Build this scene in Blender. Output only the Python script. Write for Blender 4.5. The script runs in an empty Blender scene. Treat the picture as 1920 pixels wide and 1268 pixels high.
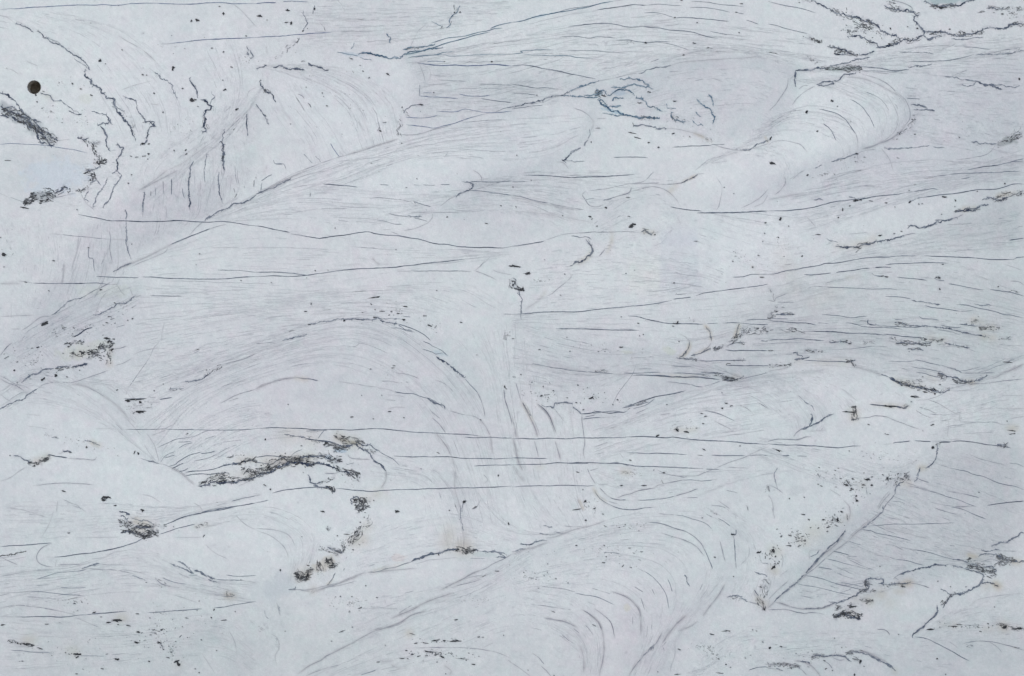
import bpy, math, random
import numpy as np

# ---------------------------------------------------------------- camera, sky, sun, exposure
SC = bpy.context.scene
CX, CZ = 0.0, 1.45                    # middle of the framed piece of wall, metres
LENS, SENSOR = 60.0, 36.0
DIST = 1.92 * LENS / SENSOR
cam_d = bpy.data.cameras.new('camera'); cam_d.lens = LENS; cam_d.sensor_width = SENSOR
cam_d.clip_start = 0.05; cam_d.clip_end = 200
cam = bpy.data.objects.new('camera', cam_d); SC.collection.objects.link(cam)
cam.location = (CX, -DIST, CZ); cam.rotation_euler = (math.radians(90), 0, 0)
SC.camera = cam
SUN_EL, SUN_AZ = math.radians(48), math.radians(215)     # soft light from high front left
w = bpy.data.worlds.new('World'); SC.world = w; w.use_nodes = True
nt = w.node_tree; nt.nodes.clear()
sky = nt.nodes.new('ShaderNodeTexSky'); sky.sky_type = 'NISHITA'; sky.sun_disc = False
sky.sun_elevation = SUN_EL; sky.sun_rotation = SUN_AZ
sky.air_density = 1.0; sky.dust_density = 4.0; sky.ozone_density = 1.0
bg = nt.nodes.new('ShaderNodeBackground'); bg.inputs[1].default_value = 0.14
wo = nt.nodes.new('ShaderNodeOutputWorld')
nt.links.new(sky.outputs[0], bg.inputs[0]); nt.links.new(bg.outputs[0], wo.inputs[0])
sun_d = bpy.data.lights.new('sun', 'SUN'); sun_d.energy = 1.5; sun_d.angle = math.radians(25)
sun_d.color = (1.0, 0.99, 0.95)
sun = bpy.data.objects.new('sun', sun_d); SC.collection.objects.link(sun)
# a sun lamp shines along its -Z; tilt it so that light falls on the wall (which faces -Y)
sun.rotation_euler = (math.radians(52), 0, math.radians(-28))
SC.view_settings.view_transform = 'Standard'; SC.view_settings.look = 'None'
SC.view_settings.gamma = 1.0; SC.view_settings.exposure = 0.43
SC.view_settings.use_curve_mapping = False
try: SC.cycles.transparent_max_bounces = 8
except Exception: pass

random.seed(11); RNG = np.random.default_rng(5)

# ---------------------------------------------------------------- traced marks of the stone
# T x y : following marks are in quarter-pixel units from that corner of the photograph (1 px = 1 mm of wall)
# h hairline crack, j jagged seam, g crumbled dark seam, p dark inclusion, c cluster of small specks,
# s soft band line, b rusty line, f fan of faint growth bands, t / q areas of another stone colour; q along the frame edges paints in light falloff
MARKS = """
T 0 0
h 1.7 .72|0 70 300 52 590 38 700 40 780 35 860 40 1000 28 1110 22 1200 27 1340 33 1460 27 1600 20 1740 28 1902 27
h 1.8 .75|1265 323 1360 312 1530 297 1700 290 1902 280
s 1 .35|1195 331 1270 323
j 1.6 .7 1.2|110 178 150 180 250 242
s 1 .2|0 115 60 135 110 175
j 1.8 .75 1.5|275 232 330 268 345 285 400 318 450 335 510 378 550 405 590 425 640 480 665 520
j 1.2 .45 2|340 270 375 288 430 325 470 355 540 400
j 1.2 .45 2|550 430 600 470 650 510
j 2.4 .85 2|630 505 630 560 680 600 695 630 740 660 770 700 790 735 840 745 850 800 900 865 940 905 985 960 990 1000 1005 1030
g 26 5 1.3 .6|925 830 990 890 980 960 1015 1015
j 1.8 .6 2|840 745 870 800 920 830
s 1 .35|880 268 960 315 1050 365 1130 435 1160 465
j 1.5 .6 2|1150 535 1190 585 1240 595 1280 640 1300 690 1315 745
j 2 .8 1.5|1405 585 1440 635 1460 680 1470 730
j 2.4 .85 2|1490 742 1530 750 1555 790 1530 835 1510 860 1520 900 1520 950 1530 975 1500 995
g 20 7 1.4 .75|1520 850 1515 900 1540 960
j 1.2 .5 2|1555 785 1590 720 1570 680
p|1425 741 18 19 0 1450 741 10 8 0 1285 505 12 18 10 1465 150 14 12 0 1422 155 10 8 0 1660 103 12 10 0 745 450 14 12 30 785 475 8 4 20 907 372 9 5 10 1630 48 7 5 0 1828 268 8 5 0 1660 387 7 6 0 1575 358 9 5 0 1720 499 9 5 10 1060 555 9 5 0 1090 560 7 5 0 1657 597 6 5 0 1356 658 9 5 20 1668 668 10 9 0 1145 694 9 6 0 1212 835 6 6 0 1470 792 7 4 10 540 622 10 5 20 680 710 9 6 40 600 662 14 4 10 1105 1070 10 5 0 1104 1144 10 6 0 1015 1168 12 4 0 1070 1160 13 4 -5 975 1162 7 4 0 1380 1115 10 5 -20 1385 1145 10 5 -30 1295 1120 7 6 0 1098 1184 6 3 0 60 1193 24 3 0 1760 812 12 8 -20 275 757 7 5 0 265 706 9 6 10 325 680 9 3 20
c 40 2.0 .55 60|1180 330 700 300 20
c 40 2.0 .5 60|450 620 350 180 20
c 26 2.2 .6|380 830 120 60 20
c 26 2.2 .6|1350 930 180 160 100
c 24 1.8 .6|640 900 100 80 30
j 1.4 .5 1|370 725 400 745 450 750 520 800 590 845
j 1.8 .75 1|510 825 540 835 560 848 605 852
j 1.6 .7 1|300 690 370 715 400 755
b 5 .16|280 690 390 735
j 1.6 .6 1.5|680 828 720 840 790 855 805 885 820 920 840 928
j 2 .75 2|730 935 760 910 800 920 820 885
j 2 .75 1.5|745 935 770 975 790 1010 790 1070 820 1125
j 1.6 .6 2|915 712 960 735 1010 745 1020 790
j 2 .8 2|1015 790 1035 845 1075 885 1080 910 1110 905 1150 935 1120 950 1095 985 1095 1020 1075 1060 1045 1070
j 1.5 .6 2|1120 910 1145 905 1145 940
p|1060 1068 18 8 -10
j 2.6 .85 2|0 690 50 710 110 750 150 810 190 850 240 890
j 1.8 .7 2|0 790 60 800 90 790 130 830
g 240 17 1.9 .85|20 820 120 860 200 910 260 960 320 1020 370 1060
g 130 12 2.2 .9|60 840 150 880 240 940 330 1010 400 1050
g 60 10 1.9 .85|310 960 370 1000 430 1040
t 90 104 116 .3|110 860 150 60 35
t 90 104 116 .25|260 950 140 55 42
t 100 112 122 .2|350 1030 90 50 30
j 1.8 .7 2|0 860 50 870 60 880
j 1.6 .7 2|240 890 270 905 310 912
h 1.5 .6|0 1072 105 1068 240 1075 350 1082 420 1092 540 1112 650 1138
s 1 .25|430 1045 520 1038
g 90 9 1.7 .8|590 1025 650 1050 690 1090 720 1150 740 1205
g 60 10 1.8 .85|700 1190 740 1205 785 1200
g 26 8 1.3 .6|700 1070 740 1045
j 2 .8 2|575 1025 620 1035 660 1025
j 1.8 .7 2|650 1268 710 1255 745 1235
j 2 .8 2|870 1060 885 1100 920 1100 905 1130 870 1185 885 1215 880 1240 870 1268
j 2.4 .85 2|1640 1050 1660 1075 1650 1110 1660 1160 1655 1200 1665 1268
g 16 6 1.5 .75|1650 1030 1655 1100 1655 1210
g 14 6 1.2 .55|1690 990 1740 960
j 1.4 .55 1.5|1665 960 1650 1010 1650 1050
j 1.8 .7 1|1830 850 1838 900 1835 950 1840 1010
j 1.2 .5 1|1535 1140 1530 1200 1515 1268
j 1.2 .5 1|1440 1200 1420 1230 1415 1268
s 1.6 .38|1902 735 1840 825 1780 885 1700 960 1650 1000
s 1.5 .22|1740 35 1800 85 1850 140 1902 195
s 2.5 .15|1650 1000 1500 1110 1350 1215 1240 1268
s 1 .22|1902 650 1850 680 1830 730
s 1 .22|900 670 1000 635 1130 600
s 1 .2|30 510 90 520 140 555
s 1 .25|200 455 280 492
j 1.6 .65 1.5|1830 345 1855 370 1885 420 1860 440
j 1.6 .65 1.5|1835 385 1850 410 1828 400
s 1 .3|1120 770 1180 780
s 1 .3|1560 1000 1580 1030 
c 18 2 .6 60|1850 450 60 110 90
t 190 200 190 .25|640 735 50 40 0
T 480 0
h 1.7 .72|0 27 70 22 150 20
h 1.7 .7|200 10 320 12 385 14
h 1.7 .7|0 277 130 270 180 268 300 258 400 250 560 242
s .8 .35|630 238 740 234 860 230
p|25 120 18 12 15 235 77 16 8 20 225 167 18 4 0 262 172 12 10 0 82 150 6 4 0 348 232 7 8 0 435 68 7 8 0 383 213 4 4 0
j 1.2 .55 2|350 80 360 130 375 165 370 210 350 235
j 1.4 .6 1.5|435 40 432 70 420 105
s 1 .2|475 170 505 205 515 230
j 1.2 .5 1|505 200 515 230
j 1.5 .55 2|322 280 300 320
g 16 6 1.2 .5|320 290 240 350 220 390
g 12 6 1.2 .4|210 385 150 440
j 1.8 .7 1.5|0 510 30 500 55 500 80 485
j 2 .8 1.5|128 502 170 490 220 510 250 516 300 512 360 522
j 1.6 .65 1.5|385 465 400 482 450 492 490 508 510 525 540 522
j 1.6 .65 1|335 460 365 456
j 2.2 .85 1.5|35 590 35 650 70 680 110 690 125 720 148 760
g 14 5 2 .85|50 665 110 690
j 1.6 .65 1|0 775 30 820 60 860 80 900 95 930
g 10 5 1.3 .6|60 850 90 910
h 1.6 .55|600 388 650 395 760 418
j 2.4 .85 1.5|760 405 800 390 870 408 940 420 1000 436 1060 425 1090 415
j 1.6 .6 1|690 430 720 440
j 1.2 .4 1|770 425 860 448
t 150 175 195 .35|720 405 110 16 8
h 2 .8|1090 408 1180 392 1270 370 1330 350 1420 318 1530 290 1640 262 1740 235
h 1.7 .7|1300 320 1400 288 1450 280 1540 270 1640 245 1720 230 1770 215 1830 210
h 2 .75|1740 212 1800 190 1902 165
j 2.2 .8 1|1090 370 1130 360 1200 350 1270 345 1330 332
j 1.8 .75 1|1090 408 1140 390 1280 365 1380 358
h 1.6 .65|1130 428 1180 420 1250 412 1330 408 1390 392 1480 384
h 1.4 .5|1180 428 1280 410 1400 408 1440 418 1600 410 1700 408 1902 402
g 16 6 1.5 .5|1110 362 1280 345
t 150 178 188 .4|1150 400 60 14 -10
h 2.2 .85|1200 466 1300 480 1370 487 1470 484 1560 490 1640 487 1740 481 1820 484 1902 492
h 1.6 .5|1270 460 1320 455 1400 460
p|1400 458 8 4 0 1752 461 11 5 0 978 552 18 8 35 840 579 7 5 0 795 530 11 4 20 775 487 6 3 0 1228 779 20 6 0 1085 798 5 6 0 1320 690 7 5 0 373 649 5 4 0 527 787 8 5 0 493 692 5 4 0 503 718 4 4 0 922 972 12 8 0 258 922 4 4 0 858 1213 6 3 0 1083 1065 6 4 0 1515 92 7 6 0
h 1.2 .38|1290 555 1420 570
h 1.2 .4|1350 592 1440 598 1560 605
s .8 .25|1270 630 1420 625
h 1.3 .45|1650 625 1780 628 1902 632
j 1.2 .45 1|1215 630 1210 680 1215 712
h 1.6 .6|1210 712 1300 722 1400 725 1500 733
h 1.3 .5|1240 690 1310 689
h 1.5 .6|1505 702 1560 710 1680 713 1740 708
h 1.5 .55|1670 735 1750 745 1830 755 1902 762
h 1.6 .6|1340 828 1440 832 1500 828 1550 812 1620 822 1700 834 1780 836 1902 825
h 1.3 .45|1780 832 1850 805 1902 795
h 1.6 .6|1110 870 1210 878 1290 873 1355 856
g 16 7 1.3 .6|1090 820 1120 850 1160 848
j 1.3 .5 1|1095 840 1120 810 1160 785 1220 775
h 1.6 .6|1115 925 1200 935 1270 945 1330 952 1400 935 1460 922 1540 890 1620 868 1700 845
g 24 6 1.5 .7|1060 900 1075 930 1055 970 1052 1005
s 1.2 .3|1060 1000 1150 1003 1230 992 1330 960 1450 930
h 1.2 .4|1540 910 1650 900 1750 892 1860 890
s .8 .2|1430 955 1600 945 1902 942
j 1.6 .65 1|1415 210 1440 180 1435 150 1470 110 1500 85 1515 40
g 14 7 1.6 .65|1440 180 1440 140 1480 100 1510 50
j 1.3 .5 1|1470 35 1475 75
j 1.2 .4 1|1305 160 1350 180 1385 195
j 1.2 .35 1|1370 215 1385 190
j 1.6 .65 1|970 250 985 275 998 280 990 320
j 1.2 .45 1|730 318 718 345 705 365
s 1 .3|75 345 82 385 78 400
s 1.2 .15|1150 340 1200 240 1260 185
h 1.8 .6|555 1065 580 1110 620 1165
j 1.2 .45 1|355 1145 390 1190 420 1212
j 1.2 .45 1|440 1160 480 1205
s .8 .3|625 1130 655 1160
s .8 .3|645 1120 675 1150
s 1 .3|760 900 780 940 805 975
j 1.3 .5 1|130 1190 140 1215 205 1220 225 1260
s 1 .4|310 700 345 715 360 735
j 1.3 .5 1|385 765 410 800
s 2 .38|1060 1030 970 1060 870 1090 780 1120 660 1155
s 1.6 .3|660 1155 560 1185 470 1215 400 1245 340 1268
s 1 .2|600 1200 800 1180 1000 1165
h 1.2 .35|1480 1110 1600 1112 1720 1125
s 1 .25|1590 1160 1650 1170 1690 1180
s 1 .25|1300 1140 1420 1130 1400 1170
j 1.2 .4 1|900 975 920 940
j 1.2 .4 1|940 910 970 908
c 60 1.8 .45 60|700 800 600 350 60
c 24 2 .5|420 560 350 120 20
s 1.6 .2|1100 470 1200 470 1240 540 1260 610
s 1.2 .15|1190 460 1290 520 1290 600
T 960 0
h 2.2 .75|0 165 70 157 150 132 240 112 360 90 480 68 570 50 660 25 755 8
h 1.4 .5|250 110 330 95 430 65 540 50 660 25
t 150 180 200 .35|200 122 70 10 -12
h 1.8 .7|635 73 720 62 800 48 900 35 1000 38
h 1.4 .45|1000 38 1100 33 1260 40
s .8 .3|755 8 830 0
h 1.6 .6|1330 8 1450 15 1530 30 1620 38 1720 50
h 1.4 .5|1320 55 1420 57 1530 72 1620 92
h 1.5 .5|1660 90 1720 105
p|1705 28 10 5 0 1665 91 9 4 0 1260 3 8 4 0 1375 170 6 5 0 1688 244 6 5 0 1458 356 12 4 0 1275 409 7 6 0 1350 321 14 5 0 588 1056 6 5 0 1088 1096 9 5 0 1200 992 12 5 -15 1320 1016 5 4 0 36 1156 5 5 0 185 707 6 4 0 1210 132 9 5 10
h 1.4 .45|980 95 1060 95 1130 108 1200 132
h 1.6 .6|1200 132 1290 132 1400 140 1500 148 1610 158
s .8 .25|880 130 1000 125
h 1.5 .55|1740 150 1800 168 1830 182
h 1.8 .65|420 195 520 185 600 178 700 172 780 184 860 200 920 202 960 198
h 1.7 .65|960 198 1080 208 1200 226 1310 235 1400 260 1470 276 1530 285
h 1.4 .5|1470 235 1600 256
h 1.5 .55|355 276 460 272 570 282 630 272 710 275 780 284
h 1.8 .6|770 298 870 298 920 308 1000 316 1060 310 1180 312
h 1.4 .45|1060 312 1140 320 1220 340 1310 370
g 12 5 1.2 .5|860 312 910 318
p|992 320 12 6 0
h 1.5 .6|0 403 80 392 60 382 140 375 310 372
h 1.5 .55|80 402 200 410 300 414 400 415 480 428 560 432 600 435
h 1.4 .45|415 374 560 376 700 384 830 395
h 2 .7|0 488 80 484 150 492 250 515 340 528 420 548 500 562 620 585
h 1.3 .45|150 488 260 515 380 540
h 1.6 .6|0 628 80 636 180 655 250 652 320 658
h 1.4 .5|0 690 90 698 180 708
j 1.8 .7 1.2|0 795 60 780 160 762 230 748 245 732 310 720 375 705 430 680
h 1.5 .5|0 810 60 800 150 788 230 780
j 1.7 .65 1|430 675 500 650 550 628 600 612 650 600
s 1 .35|650 600 760 580 860 555 940 545
j 1.4 .45 1|940 545 990 530 1030 510 1110 498 1180 485
s 2.2 .18|1180 485 1280 460 1420 450 1560 440 1700 432 1820 425 1902 440
j 2 .75 .8|380 710 460 717 530 720 600 728 640 722
j 1.8 .75 2|535 710 610 708 640 690 620 675 680 675 700 700 720 708 760 688 800 665 850 668 880 690 910 712
g 40 8 1.8 .8|620 700 660 690 690 715
t 140 165 188 .4|790 690 70 22 8
t 130 165 190 .5|640 695 40 22 0
t 120 160 185 .45|760 830 80 14 15
j 1.6 .6 2|735 650 780 652 830 645 870 628 930 635 1000 645
j 1.6 .65 2|860 580 900 595 970 600 990 625 1050 662
j 1.6 .6 2|800 590 870 578
j 1.4 .55 2|920 630 980 640 1020 650
j 2 .75 2|915 730 960 730 1000 760 1010 790 1060 800 1120 828
j 1.8 .7 2|745 750 760 735 830 730
j 2 .75 2|725 790 740 785 810 787
j 1.4 .5 2|930 760 970 765
j 2.6 .85 1.5|635 740 665 775 700 800 740 825 790 828 830 850 890 868 940 878 990 872 1050 885 1100 882
j 1.6 .65 1.5|640 730 690 760 710 785
j 1.6 .55 1.5|670 840 720 850 780 860 850 855
g 30 6 1.4 .7|960 880 1090 880
j 1.4 .5 1|1145 770 1155 800 1220 808
p|1210 752 22 5 5 1020 685 14 6 10
j 2 .7 2|1180 825 1190 860 1210 885 1240 900 1290 900
g 26 8 1.5 .65|1185 870 1220 890 1290 900
j 2 .65 1|1370 735 1400 775 1440 800 1470 805 1490 850 1510 870 1490 920
j 1.8 .65 1.5|1460 705 1485 725 1495 790
j 1.8 .65 1|1365 832 1405 870
j 1.5 .5 1|1340 895 1380 935 1400 920 1420 935
j 1.4 .5 1|895 910 905 935
j 1.8 .65 1|900 935 960 930 1040 938 1080 950 1150 958
p|890 988 26 5 10 930 1024 22 5 15 1015 1060 10 5 20 640 952 20 3 0
s .9 .3|630 885 700 878
b 2.2 .3|1350 990 1400 1010 1450 1040 1490 1060
g 10 5 1.2 .5|1440 1030 1480 1055
s 3.5 .16|1100 950 1220 960 1350 990 1460 1030
h 1.7 .65|1190 1093 1300 1088 1420 1082 1480 1080
h 1.3 .45|1480 1078 1580 1072
s 1.2 .4|1500 1075 1580 1100 1640 1112 1700 1118
j 1.6 .55 1|1690 1115 1760 1110 1800 1085 1860 1060 1902 1045
s 1.2 .3|1700 1118 1800 1100 1902 1068
h 1.6 .55|755 1170 860 1166 940 1168 1010 1172
j 1.3 .45 1|575 960 580 1000 565 1030
j 1.8 .65 1.2|565 1040 545 1060 540 1085
j 2 .7 1.2|510 1098 490 1105 450 1130 415 1160 400 1185 365 1190 400 1205
j 1.2 .4 1|400 1190 470 1200 540 1198
s 1.2 .25|330 1205 380 1210 420 1255
s 1.4 .28|450 800 520 825 570 860 600 900
s 2 .15|600 880 600 940 575 980
s 1.6 .3|1360 1268 1430 1210 1480 1180 1600 1150 1680 1130
s .9 .2|1480 1215 1540 1205 1600 1200
s 1 .3|1170 535 1240 528
s 1 .3|1480 585 1520 590 1570 610
s 1.2 .3|1130 770 1140 790
b 2 .3|1880 1020 1902 1060
c 30 1.8 .45|1300 900 250 200 20
T 1440 0
h 1.5 .5|0 12 100 35 200 55 280 72 350 95
h 1.5 .6|0 178 60 190 120 210 200 230 290 250
g 45 6 1.7 .8|245 265 300 280 350 305 390 320
g 14 5 1.3 .6|440 350 490 350
g 70 9 1.7 .75|490 375 560 380 620 395 665 405
j 2 .8 1.5|440 348 500 360 550 365 590 385 640 412 670 405
j 1.6 .7 2|490 400 540 405 600 395
j 1.8 .7 1|680 412 720 402 790 380
g 24 6 1.3 .6|230 5 340 5
j 2.2 .8 2|320 5 400 40 460 65 510 90 560 100 600 125 660 130 700 150 750 160 800 180 830 210 870 240 900 250 950 265 985 300
g 60 8 1.6 .75|470 75 560 105 640 130 700 150 760 160
g 90 20 1.5 .7|640 200 720 190 800 220 880 260
g 50 14 1.4 .7|620 240 700 180 780 210
c 70 2.8 .7|720 200 140 70 30
c 40 2.4 .7|600 230 70 40 20
j 2.2 .8 2|590 270 640 265 700 285 740 300 790 320 820 345 860 350 920 345 960 325 1000 300
g 20 7 1.6 .75|740 310 800 330
g 80 8 1.6 .8|900 330 960 310 1010 295 1060 300 1130 275
j 2.2 .8 2|1000 295 1060 300 1110 285 1150 260 1150 235 1120 190 1085 150 1100 125 1120 110
j 1.6 .65 2|1160 240 1130 200 1105 160
j 2 .75 2|860 40 910 65 960 70 1010 80 1040 70 1080 95 1120 120
g 70 8 1.5 .65|820 20 920 60 1030 80 1120 115
s 1.4 .3|920 0 1000 20 1060 50 1080 80
g 20 6 1.4 .6|870 5 960 20
j 2.2 .8 2|1150 255 1190 295 1220 285 1280 270
g 90 7 1.7 .75|1160 245 1280 245 1380 262 1470 255 1540 250 1600 240
j 2.2 .8 1.5|1180 240 1300 238 1380 262 1450 268 1500 250 1550 250 1600 215 1640 200 1700 215 1750 215 1800 190 1860 178 1902 178
g 36 7 1.6 .7|1740 215 1820 185 1902 178
g 26 6 1.5 .6|1420 235 1560 245
j 1.3 .5 1|1360 290 1440 295 1520 285 1600 275
t 135 160 168 .6|1330 8 150 30 0
j 2.4 .8 1.5|1165 8 1220 35 1270 50 1310 40 1400 42 1440 30 1480 5 1540 0
g 80 8 1.8 .7|1215 40 1290 55 1400 42
p|1285 58 22 10 15
j 2 .8 2|1630 60 1670 72 1710 70 1750 60
g 70 7 1.5 .6|1620 60 1750 65 1902 70
j 1.4 .5 1|1560 95 1610 85
c 26 2.4 .6|1830 110 120 50 10
p|1740 104 16 4 0 1350 218 9 6 0 908 213 9 5 20 1037 199 6 4 0 1110 212 12 6 10 1092 998 6 4 0 1420 1020 6 4 0 1865 585 9 8 0 478 750 16 8 15 516 790 6 4 0 288 830 12 12 20 365 976 8 6 0 30 1213 22 14 20 716 1168 5 3 0 658 1142 11 7 0 18 1030 7 16 30 515 402 20 8 0
c 26 2 .7 30|340 450 80 24 20
j 2.2 .8 1|205 525 260 520 330 518 400 508 450 505
g 80 5 2 .75|400 510 500 505 600 500 690 498
g 40 5 2.4 .6|540 520 620 526 690 525
t 100 120 120 .4|560 515 160 18 0
j 1.6 .6 1|450 495 520 480 600 465 660 445 740 430
j 1.4 .55 1|640 435 700 440 760 425
h 2 .75|640 495 740 498 820 506 900 520 960 526 1050 518
h 1.4 .5|700 525 800 530 900 535 1000 525
h 1.2 .4|780 540 900 548
j 1.5 .55 1|1050 505 1100 490 1160 492 1220 475
h 1.6 .5|1040 460 1130 458 1220 455 1320 452 1400 438 1480 420 1530 405
j 1.5 .5 1|1540 410 1640 408 1720 400 1800 395 1902 375
s 1.2 .35|1590 408 1680 388 1780 370 1902 345
g 24 8 1.2 .4|1650 400 1780 385 1902 360
h 1.5 .5|1450 350 1540 355 1650 370
h 1.2 .4|1070 350 1200 342 1370 342
j 1.2 .4 1|980 390 1060 388 1160 388 1230 402
s 1 .25|1260 385 1400 322
j 1.8 .7 1|205 525 200 570 200 640
s 1.3 .35|150 580 145 640 110 700 60 770 10 820
s 1 .25|160 590 195 560
j 2 .7 1.2|360 630 420 612 480 605 490 625 420 635 370 635
j 1.8 .7 1|480 605 530 590 550 570 570 555 650 548
s 1 .3|300 635 260 640 230 665
s 1.4 .35|350 640 290 670 230 720 180 780
s 2 .2|560 570 680 580 800 620 900 670 970 710 1020 760
s 1.3 .3|700 550 800 580 880 620 950 680 1010 730 1040 780 1055 830 1050 890 1010 940
s 1 .22|880 700 940 800 965 890 940 980 870 1040 800 1075
h 1.4 .45|720 685 790 710 840 740 885 790
h 1.8 .55|610 735 660 765 710 805 740 850 765 890 790 950
h 1.8 .55|380 810 450 825 520 850 580 895 620 950 655 1000
s 1.1 .35|655 1000 665 1040 670 1100
h 1.7 .6|410 920 450 950 480 990 505 1045
s 1 .3|400 880 415 900
s 1.4 .3|0 930 60 890 130 850 190 825 260 820
s 1 .2|20 950 100 900
s 1.2 .25|0 1080 40 1055 110 1045 180 1055 240 1075 290 1130
g 8 5 1.2 .4|600 890 615 915
h 1.7 .55|1030 732 1130 736
s .9 .3|1035 715 1100 715
s .9 .3|1020 650 1110 665
j 1.8 .6 1|1060 780 1110 785 1180 798
j 1.8 .6 1|1080 815 1130 818 1190 815 1240 825
g 24 8 1.4 .6|1060 870 1110 880 1080 920 1050 945
g 24 5 1.6 .6|1060 950 1010 970 960 1010 920 1035
s 2 .3|1020 940 960 1000 900 1040 830 1065 780 1090 700 1110
s 1.2 .25|700 1110 850 1060 940 1020
j 1.6 .5 1|860 1100 960 1105 1060 1098 1080 1095
j 1.2 .4 1|1080 1098 1200 1080
j 1.2 .4 1|1225 1090 1310 1098
j 1.6 .5 1|470 1200 550 1180 620 1155 660 1145
s 1.1 .3|660 1142 720 1120 800 1110
j 1.4 .5 1|350 1250 400 1225
s 1 .2|840 1100 900 1180 930 1268
s 1 .2|860 1090 900 1100
j 2.4 .8 1.2|1560 605 1600 630 1660 628 1690 645 1740 665
j 1.5 .55 1|1310 568 1400 572 1440 590 1500 600 1560 605
j 1.5 .55 1|1440 630 1490 645 1530 625 1550 605
s .9 .3|1390 630 1450 632
j 1.4 .5 1|1670 630 1740 628 1790 645 1840 650 1870 635
s 1 .3|1380 560 1480 520
j 1.8 .65 1.2|1510 1055 1560 1060 1640 1068 1690 1070
g 90 9 1.8 .7|1700 1070 1760 1050 1830 1020 1880 990
t 90 100 100 .3|1790 1045 90 30 -20
g 30 14 1.4 .5|1800 1060 1850 960 1870 900
s 1 .3|1690 1075 1650 1130 1590 1160 1500 1175 1400 1190
s .9 .3|1610 990 1660 1005
h 1.7 .65|1480 1262 1600 1240 1700 1230 1780 1210 1902 1195
h 1.5 .55|1790 1208 1850 1190 1902 1180
c 30 1.8 .4|1500 950 350 250 0
c 30 2 .4|650 1200 400 60 0
T 0 0
j 2.6 .9 2|20 810 70 830 130 850 190 890 240 930 290 970 330 1020 360 1070 400 1080
j 2.2 .85 2|60 860 120 890 190 930 250 950 280 1000 300 1050 350 1075
j 2 .8 2|250 900 300 950 350 990 400 1030 430 1050
T 0 320
t 183 202 220 .4|420 50 260 130 0
g 60 10 1.8 .85|640 10 690 15 700 50 670 90
g 34 8 1.6 .8|560 155 620 140 670 115
j 1.5 .5 1|670 90 720 70 750 110
j 2.2 .85 1.5|410 170 460 150 480 120 500 125
g 26 8 2 .85|420 165 480 135 520 150
g 120 15 2 .85|230 200 300 180 350 170 410 200
g 70 9 2.2 .9|180 245 230 220 270 215
g 30 8 1.8 .8|300 230 370 220
t 80 88 94 .25|330 190 90 35 0
p|195 242 24 10 0 180 275 28 6 10 352 215 12 14 0
s 1 .4|360 215 410 200 460 190 560 168
h 1.3 .5|75 200 130 218 190 240
s 1 .2|0 170 60 195
j 1.4 .5 1|830 20 870 10 900 30
j 1.8 .55 1|795 50 785 100 740 155 710 200 690 270
s 1.2 .3|870 30 900 60
j 1.8 .6 1|905 30 870 90 830 160 820 205 780 250 765 275
j 1.4 .45 1|660 155 635 170 625 210 660 230
s 1 .3|600 170 640 240 700 290
p|978 31 8 4 0 953 94 10 4 0 573 291 7 5 0 980 547 5 4 0 658 573 8 4 0 30 625 22 12 30 30 716 4 5 0 362 893 6 4 10 752 885 8 5 0 808 1085 12 4 0 792 1130 10 4 0 835 1102 18 3 -15 855 1133 8 4 0 985 1100 10 5 0 950 1112 7 3 0 1485 618 5 4 0 1458 699 4 3 0 1790 817 5 4 0 855 985 8 4 20 328 1138 28 13 -15 345 1128 18 8 -40 800 1248 22 8 0 845 1252 10 6 0 5 497 6 4 0 190 828 10 5 10 400 670 12 5 10
s 3 .2|1030 150 1150 70 1240 0
s 2 .25|1050 140 1200 60 1320 0
s 2 .22|1150 90 1250 30
j 1.8 .65 1|1075 160 1070 210 1055 260 1060 310
s 1.2 .2|1060 310 1060 350
h 1.4 .5|1120 150 1118 190
h 1.4 .5|1160 130 1155 185
h 1.3 .45|1210 75 1215 170
h 2 .65|1273 60 1275 180
h 1.6 .55|1355 130 1358 170 1370 205
j 2.2 .75 1.2|1415 0 1405 50 1400 100 1403 180 1410 230 1408 290
h 1.6 .55|1515 0 1518 40 1525 90
j 1.6 .6 1|1630 10 1620 60 1625 120 1635 190 1660 250
j 1.2 .4 1|1735 130 1745 165
h 1.2 .35|1745 20 1755 80
j 1.3 .5 1|1890 70 1885 120
j 2 .65 1.2|1902 180 1850 215 1800 240 1740 245 1710 265 1670 290 1620 305 1580 335 1540 355 1520 375
s 1.4 .35|1500 385 1450 430 1410 480
h 2.2 .78|580 325 650 340 720 352 820 372 900 374 1050 378 1200 375 1330 370 1430 378 1560 383 1660 378 1760 390 1830 402 1902 412
h 2.2 .75|1265 552 1340 520 1400 495 1480 462 1560 432
s 1.2 .3|1560 432 1620 415 1680 402
s 2 .32|1265 552 1200 585 1100 635 1000 680 900 720 840 752
s 1.6 .25|1250 570 1220 610 1100 660 980 710
j 1.6 .5 1|840 752 900 715 980 685
s 1.4 .3|1902 45 1902 60
j 1.8 .55 1|930 290 940 330 935 400 940 470 940 550 960 610 975 660
s 1.6 .35|810 445 820 500 815 590 835 680
s 1.2 .25|800 600 770 660 750 700
h 1.6 .5|658 570 660 645 690 655 695 710 705 750
s 1 .25|695 540 690 600
s 1.4 .2|585 500 570 600 540 700
s 2 .22|480 690 470 800 460 840
h 1.3 .4|380 468 500 482 600 492 700 500 830 510
s .8 .2|830 510 940 515
h 2 .75|715 785 800 790 900 795 1030 793
h 2.1 .75|1060 790 1150 792 1250 800 1400 804 1600 806 1720 800 1800 793 1902 788
h 1.9 .72|245 836 400 840 550 840 690 835 780 842 830 848
s 1 .25|130 820 240 832
s 1 .25|830 848 880 842
h 1.6 .6|1620 738 1700 742 1780 744 1902 756
h 1.5 .55|1115 928 1180 930 1350 932
s .8 .2|1560 574 1700 570 1780 572
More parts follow.
